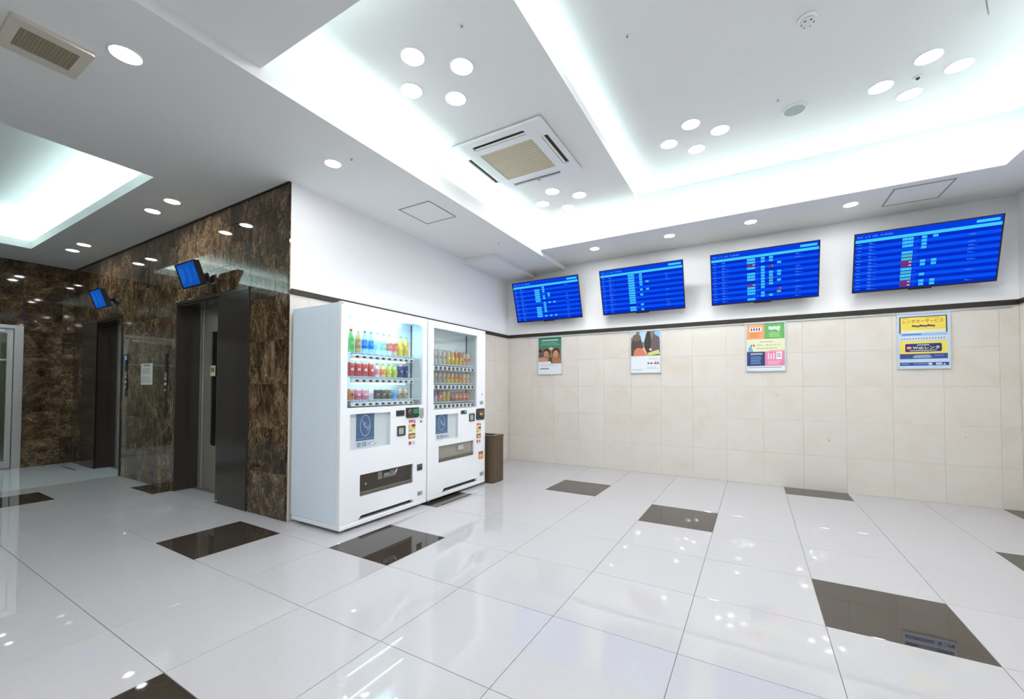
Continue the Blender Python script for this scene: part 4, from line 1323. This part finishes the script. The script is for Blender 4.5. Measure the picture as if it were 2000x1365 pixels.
# ------------------------------------------------------------------ drinks on the shelves
ORD = ('first', 'second', 'third', 'fourth', 'fifth', 'sixth', 'seventh', 'eighth', 'ninth', 'tenth')
def drink(kind, look, x, y, z, h, cols, where, group, r=.0265):
    body, lab, capc = cols
    if kind == 'bottle':
        t = thing('drink_bottle', '%s bottle, %s' % (look, where), 'bottle', (x, y, z), group=group)
        mb_, ml = plain(body, .15), plain(lab, .3)
        MB().lathe([(r * .9, 0), (r, .006), (r, h * .22), (r, h * .56), (r * .96, h * .60), (r * .8, h * .74), (r * .42, h * .88), (r * .42, h * .90)], None, n=14,
                   mats=[mb_, mb_, ml, ml, mb_, mb_, mb_, mb_]).build('body', t)
        MB().lathe([(r * .52, h * .90), (r * .52, h * .985), (r * .46, h)], plain(capc, .4), n=12).build('cap', t)
        MB().box(-.001, r + .0008, -r * .5, r * .5, h * .34, h * .46, plain(tuple(min(255, c + 40) for c in lab), .3), .0).build('label_mark', t)
    else:
        t = thing('drink_can', '%s can, %s' % (look, where), 'can', (x, y, z), group=group)
        ms = plain((190, 194, 196), .25, .8)
        ml, m2 = plain(lab, .3, .15), plain(body, .3, .15)
        MB().lathe([(r * .86, 0), (r, h * .05), (r, h * .45), (r, h * .92), (r * .86, h * .985)], None, n=14, mats=[ms, ml, m2, ms, ms]).build('body', t)
        MB().lathe([(r * .84, h * .985), (r * .84, h), (r * .7, h * .985)], ms, n=12).build('lid', t)
        MB().box(-.001, r + .0008, -r * .5, r * .5, h * .40, h * .58, plain(capc, .3), .0).build('label_mark', t)
XP = XF - .10
def row(S, si, items, h_default, mach, shelf, grp):
    z = mz(S['rails'][si][1]) + .0203
    for k, it in enumerate(items):
        kind, look, cols = it[:3]
        h = it[3] if len(it) > 3 else h_default
        yb = my(S['btn'][0] + (S['btn'][1] - S['btn'][0]) * k / 9 - .012)
        drink(kind, look, XP, yb, z, h, cols, '%s from left, %s shelf of the %s machine' % (ORD[k], shelf, mach), grp)
B_, C_ = 'bottle', 'can'
row(S1, 0, [(B_, 'green tea', ((120, 176, 96), (92, 160, 74), (206, 60, 62))), (B_, 'amber tea', ((196, 160, 104), (176, 128, 84), (236, 236, 232))),
            (B_, 'blue label', ((150, 206, 236), (30, 110, 206), (60, 160, 150))), (B_, 'blue label', ((150, 206, 236), (36, 116, 210), (60, 160, 150))),
            (B_, 'clear water', ((206, 232, 240), (170, 214, 226), (130, 196, 170))), (B_, 'pale green water', ((206, 232, 236), (150, 204, 176), (130, 196, 170))),
            (B_, 'red band', ((206, 226, 236), (222, 120, 110), (130, 196, 170))), (B_, 'red and orange', ((232, 176, 150), (220, 110, 100), (236, 236, 232))),
            (B_, 'yellow juice', ((226, 206, 110), (232, 196, 80), (140, 196, 160))), (B_, 'golden juice', ((222, 200, 112), (226, 186, 70), (140, 190, 160)))],
    .205, 'lit', 'top', 'drinks on the top shelf of the lit machine')
row(S1, 1, [(C_, 'red', ((206, 64, 70), (214, 74, 72), (244, 226, 224)))] * 4 + [(B_, 'pink and white', ((240, 222, 228), (226, 150, 170), (130, 186, 90))),
            (B_, 'orange', ((240, 196, 140), (236, 150, 80), (150, 190, 90))), (B_, 'lemon green', ((206, 210, 110), (190, 196, 70), (160, 190, 80))), (B_, 'lime green', ((176, 200, 100), (160, 186, 66), (160, 190, 80))),
            (C_, 'navy', ((34, 66, 128), (30, 58, 120), (120, 156, 206))), (C_, 'dark navy', ((40, 72, 134), (26, 52, 110), (120, 156, 206)))],
    .125, 'lit', 'middle', 'drinks on the middle shelf of the lit machine')
row(S1, 2, [(C_, 'orange', ((222, 140, 92), (206, 122, 62), (120, 90, 60))), (C_, 'pink', ((226, 130, 160), (206, 96, 130), (240, 210, 220))), (C_, 'rose pink', ((232, 150, 176), (210, 110, 140), (240, 210, 220))),
            (C_, 'white', ((236, 226, 236), (226, 206, 222), (206, 180, 206))), (C_, 'black coffee', ((60, 58, 60), (80, 76, 66), (150, 140, 96))), (C_, 'dark grey coffee', ((70, 70, 72), (92, 86, 70), (160, 150, 106))),
            (C_, 'brown coffee', ((120, 110, 84), (96, 84, 62), (170, 156, 106))), (B_, 'small blue', ((90, 176, 226), (40, 140, 214), (180, 226, 220))), (C_, 'tan', ((196, 176, 148), (176, 150, 120), (120, 96, 76))),
            (C_, 'beige', ((206, 190, 160), (186, 160, 128), (130, 106, 84)))],
    .095, 'lit', 'bottom', 'drinks on the bottom shelf of the lit machine')
row(S2, 0, [(C_, 'silver', ((196, 194, 190), (206, 206, 202), (150, 140, 136)))] * 4 + [(C_, 'gold', ((214, 190, 130), (226, 196, 70), (240, 226, 150))), (C_, 'deep gold', ((206, 180, 120), (222, 186, 60), (240, 226, 150))),
            (C_, 'orange', ((226, 150, 96), (228, 196, 84), (240, 214, 160))), (C_, 'amber', ((222, 146, 100), (222, 186, 74), (240, 214, 160))), (C_, 'peach', ((220, 196, 164), (206, 170, 150), (206, 96, 84))),
            (C_, 'cream', ((222, 206, 176), (206, 176, 156), (206, 96, 84)))], .158, 'unlit', 'top', 'drinks on the top shelf of the unlit machine')
row(S2, 1, [(C_, 'grey', ((186, 182, 176), (172, 170, 162), (130, 120, 116)))] * 4 + [(C_, 'gold', ((206, 180, 116), (220, 190, 84), (190, 120, 90))), (C_, 'deep gold', ((206, 170, 110), (220, 184, 80), (190, 110, 84))),
            (C_, 'orange', ((206, 150, 110), (216, 176, 84), (206, 100, 70))), (C_, 'amber', ((206, 150, 116), (216, 170, 80), (206, 100, 70))), (C_, 'peach', ((226, 190, 160), (214, 170, 140), (214, 130, 100))),
            (C_, 'cream', ((226, 200, 166), (214, 180, 146), (214, 130, 100)))], .122, 'unlit', 'middle', 'drinks on the middle shelf of the unlit machine')
row(S2, 2, [(C_, 'blue and orange', ((90, 120, 170), (226, 170, 110), (206, 210, 216))), (C_, 'blue', ((100, 130, 176), (170, 190, 206), (206, 210, 216))), (C_, 'red', ((206, 92, 84), (220, 130, 130), (240, 206, 206))),
            (C_, 'yellow green', ((206, 196, 120), (190, 176, 96), (226, 140, 100))), (C_, 'yellow', ((214, 190, 110), (206, 176, 100), (226, 140, 100)))], .125, 'unlit', 'bottom', 'drinks on the bottom shelf of the unlit machine')
z = mz(S2['rails'][2][1]) + .0203
for k, (look, c3) in enumerate((('short grey', ((150, 140, 146), (120, 116, 130), (190, 184, 190))), ('short orange', ((222, 140, 106), (206, 116, 96), (240, 206, 180))), ('short red orange', ((220, 130, 100), (206, 106, 90), (240, 206, 180))),
                                ('short peach', ((224, 150, 116), (210, 126, 104), (240, 206, 180))), ('short coral', ((222, 136, 110), (206, 110, 94), (240, 206, 180))))):
    yb = my(S2['btn'][0] + (S2['btn'][1] - S2['btn'][0]) * (k + 5) / 9 - .012)
    drink(C_, look, XP, yb, z, .098, c3, '%s from left, bottom shelf of the unlit machine' % ORD[k + 5], 'drinks on the bottom shelf of the unlit machine')

# ------------------------------------------------------------------ waste bin
t = thing('waste_bin', 'tall dark brown waste bin standing behind the farther vending machine', 'bin', (-.84, 3.66, 0))
BR = plain((84, 66, 46), .45)
b = MB()
b.plate(rrect(-.17, .17, -.135, .135, .035, 5), [], 0.004, .556, BR, axis='z')
b.build('body', t)
MB().plate(rrect(-.175, .175, -.14, .14, .038, 5), [rrect(-.10, .10, -.06, .06, .03, 4)], .56, .022, plain((70, 58, 44), .3), axis='z').build('lid_rim', t)
MB().plate(rrect(-.12, .12, -.08, .08, .03, 4), [], .5605, .003, BLACK, axis='z').build('opening', t)
MB().plate(rrect(-.165, .165, -.13, .13, .03, 4), [], 0.0, .006, BLACK, axis='z').build('base', t)
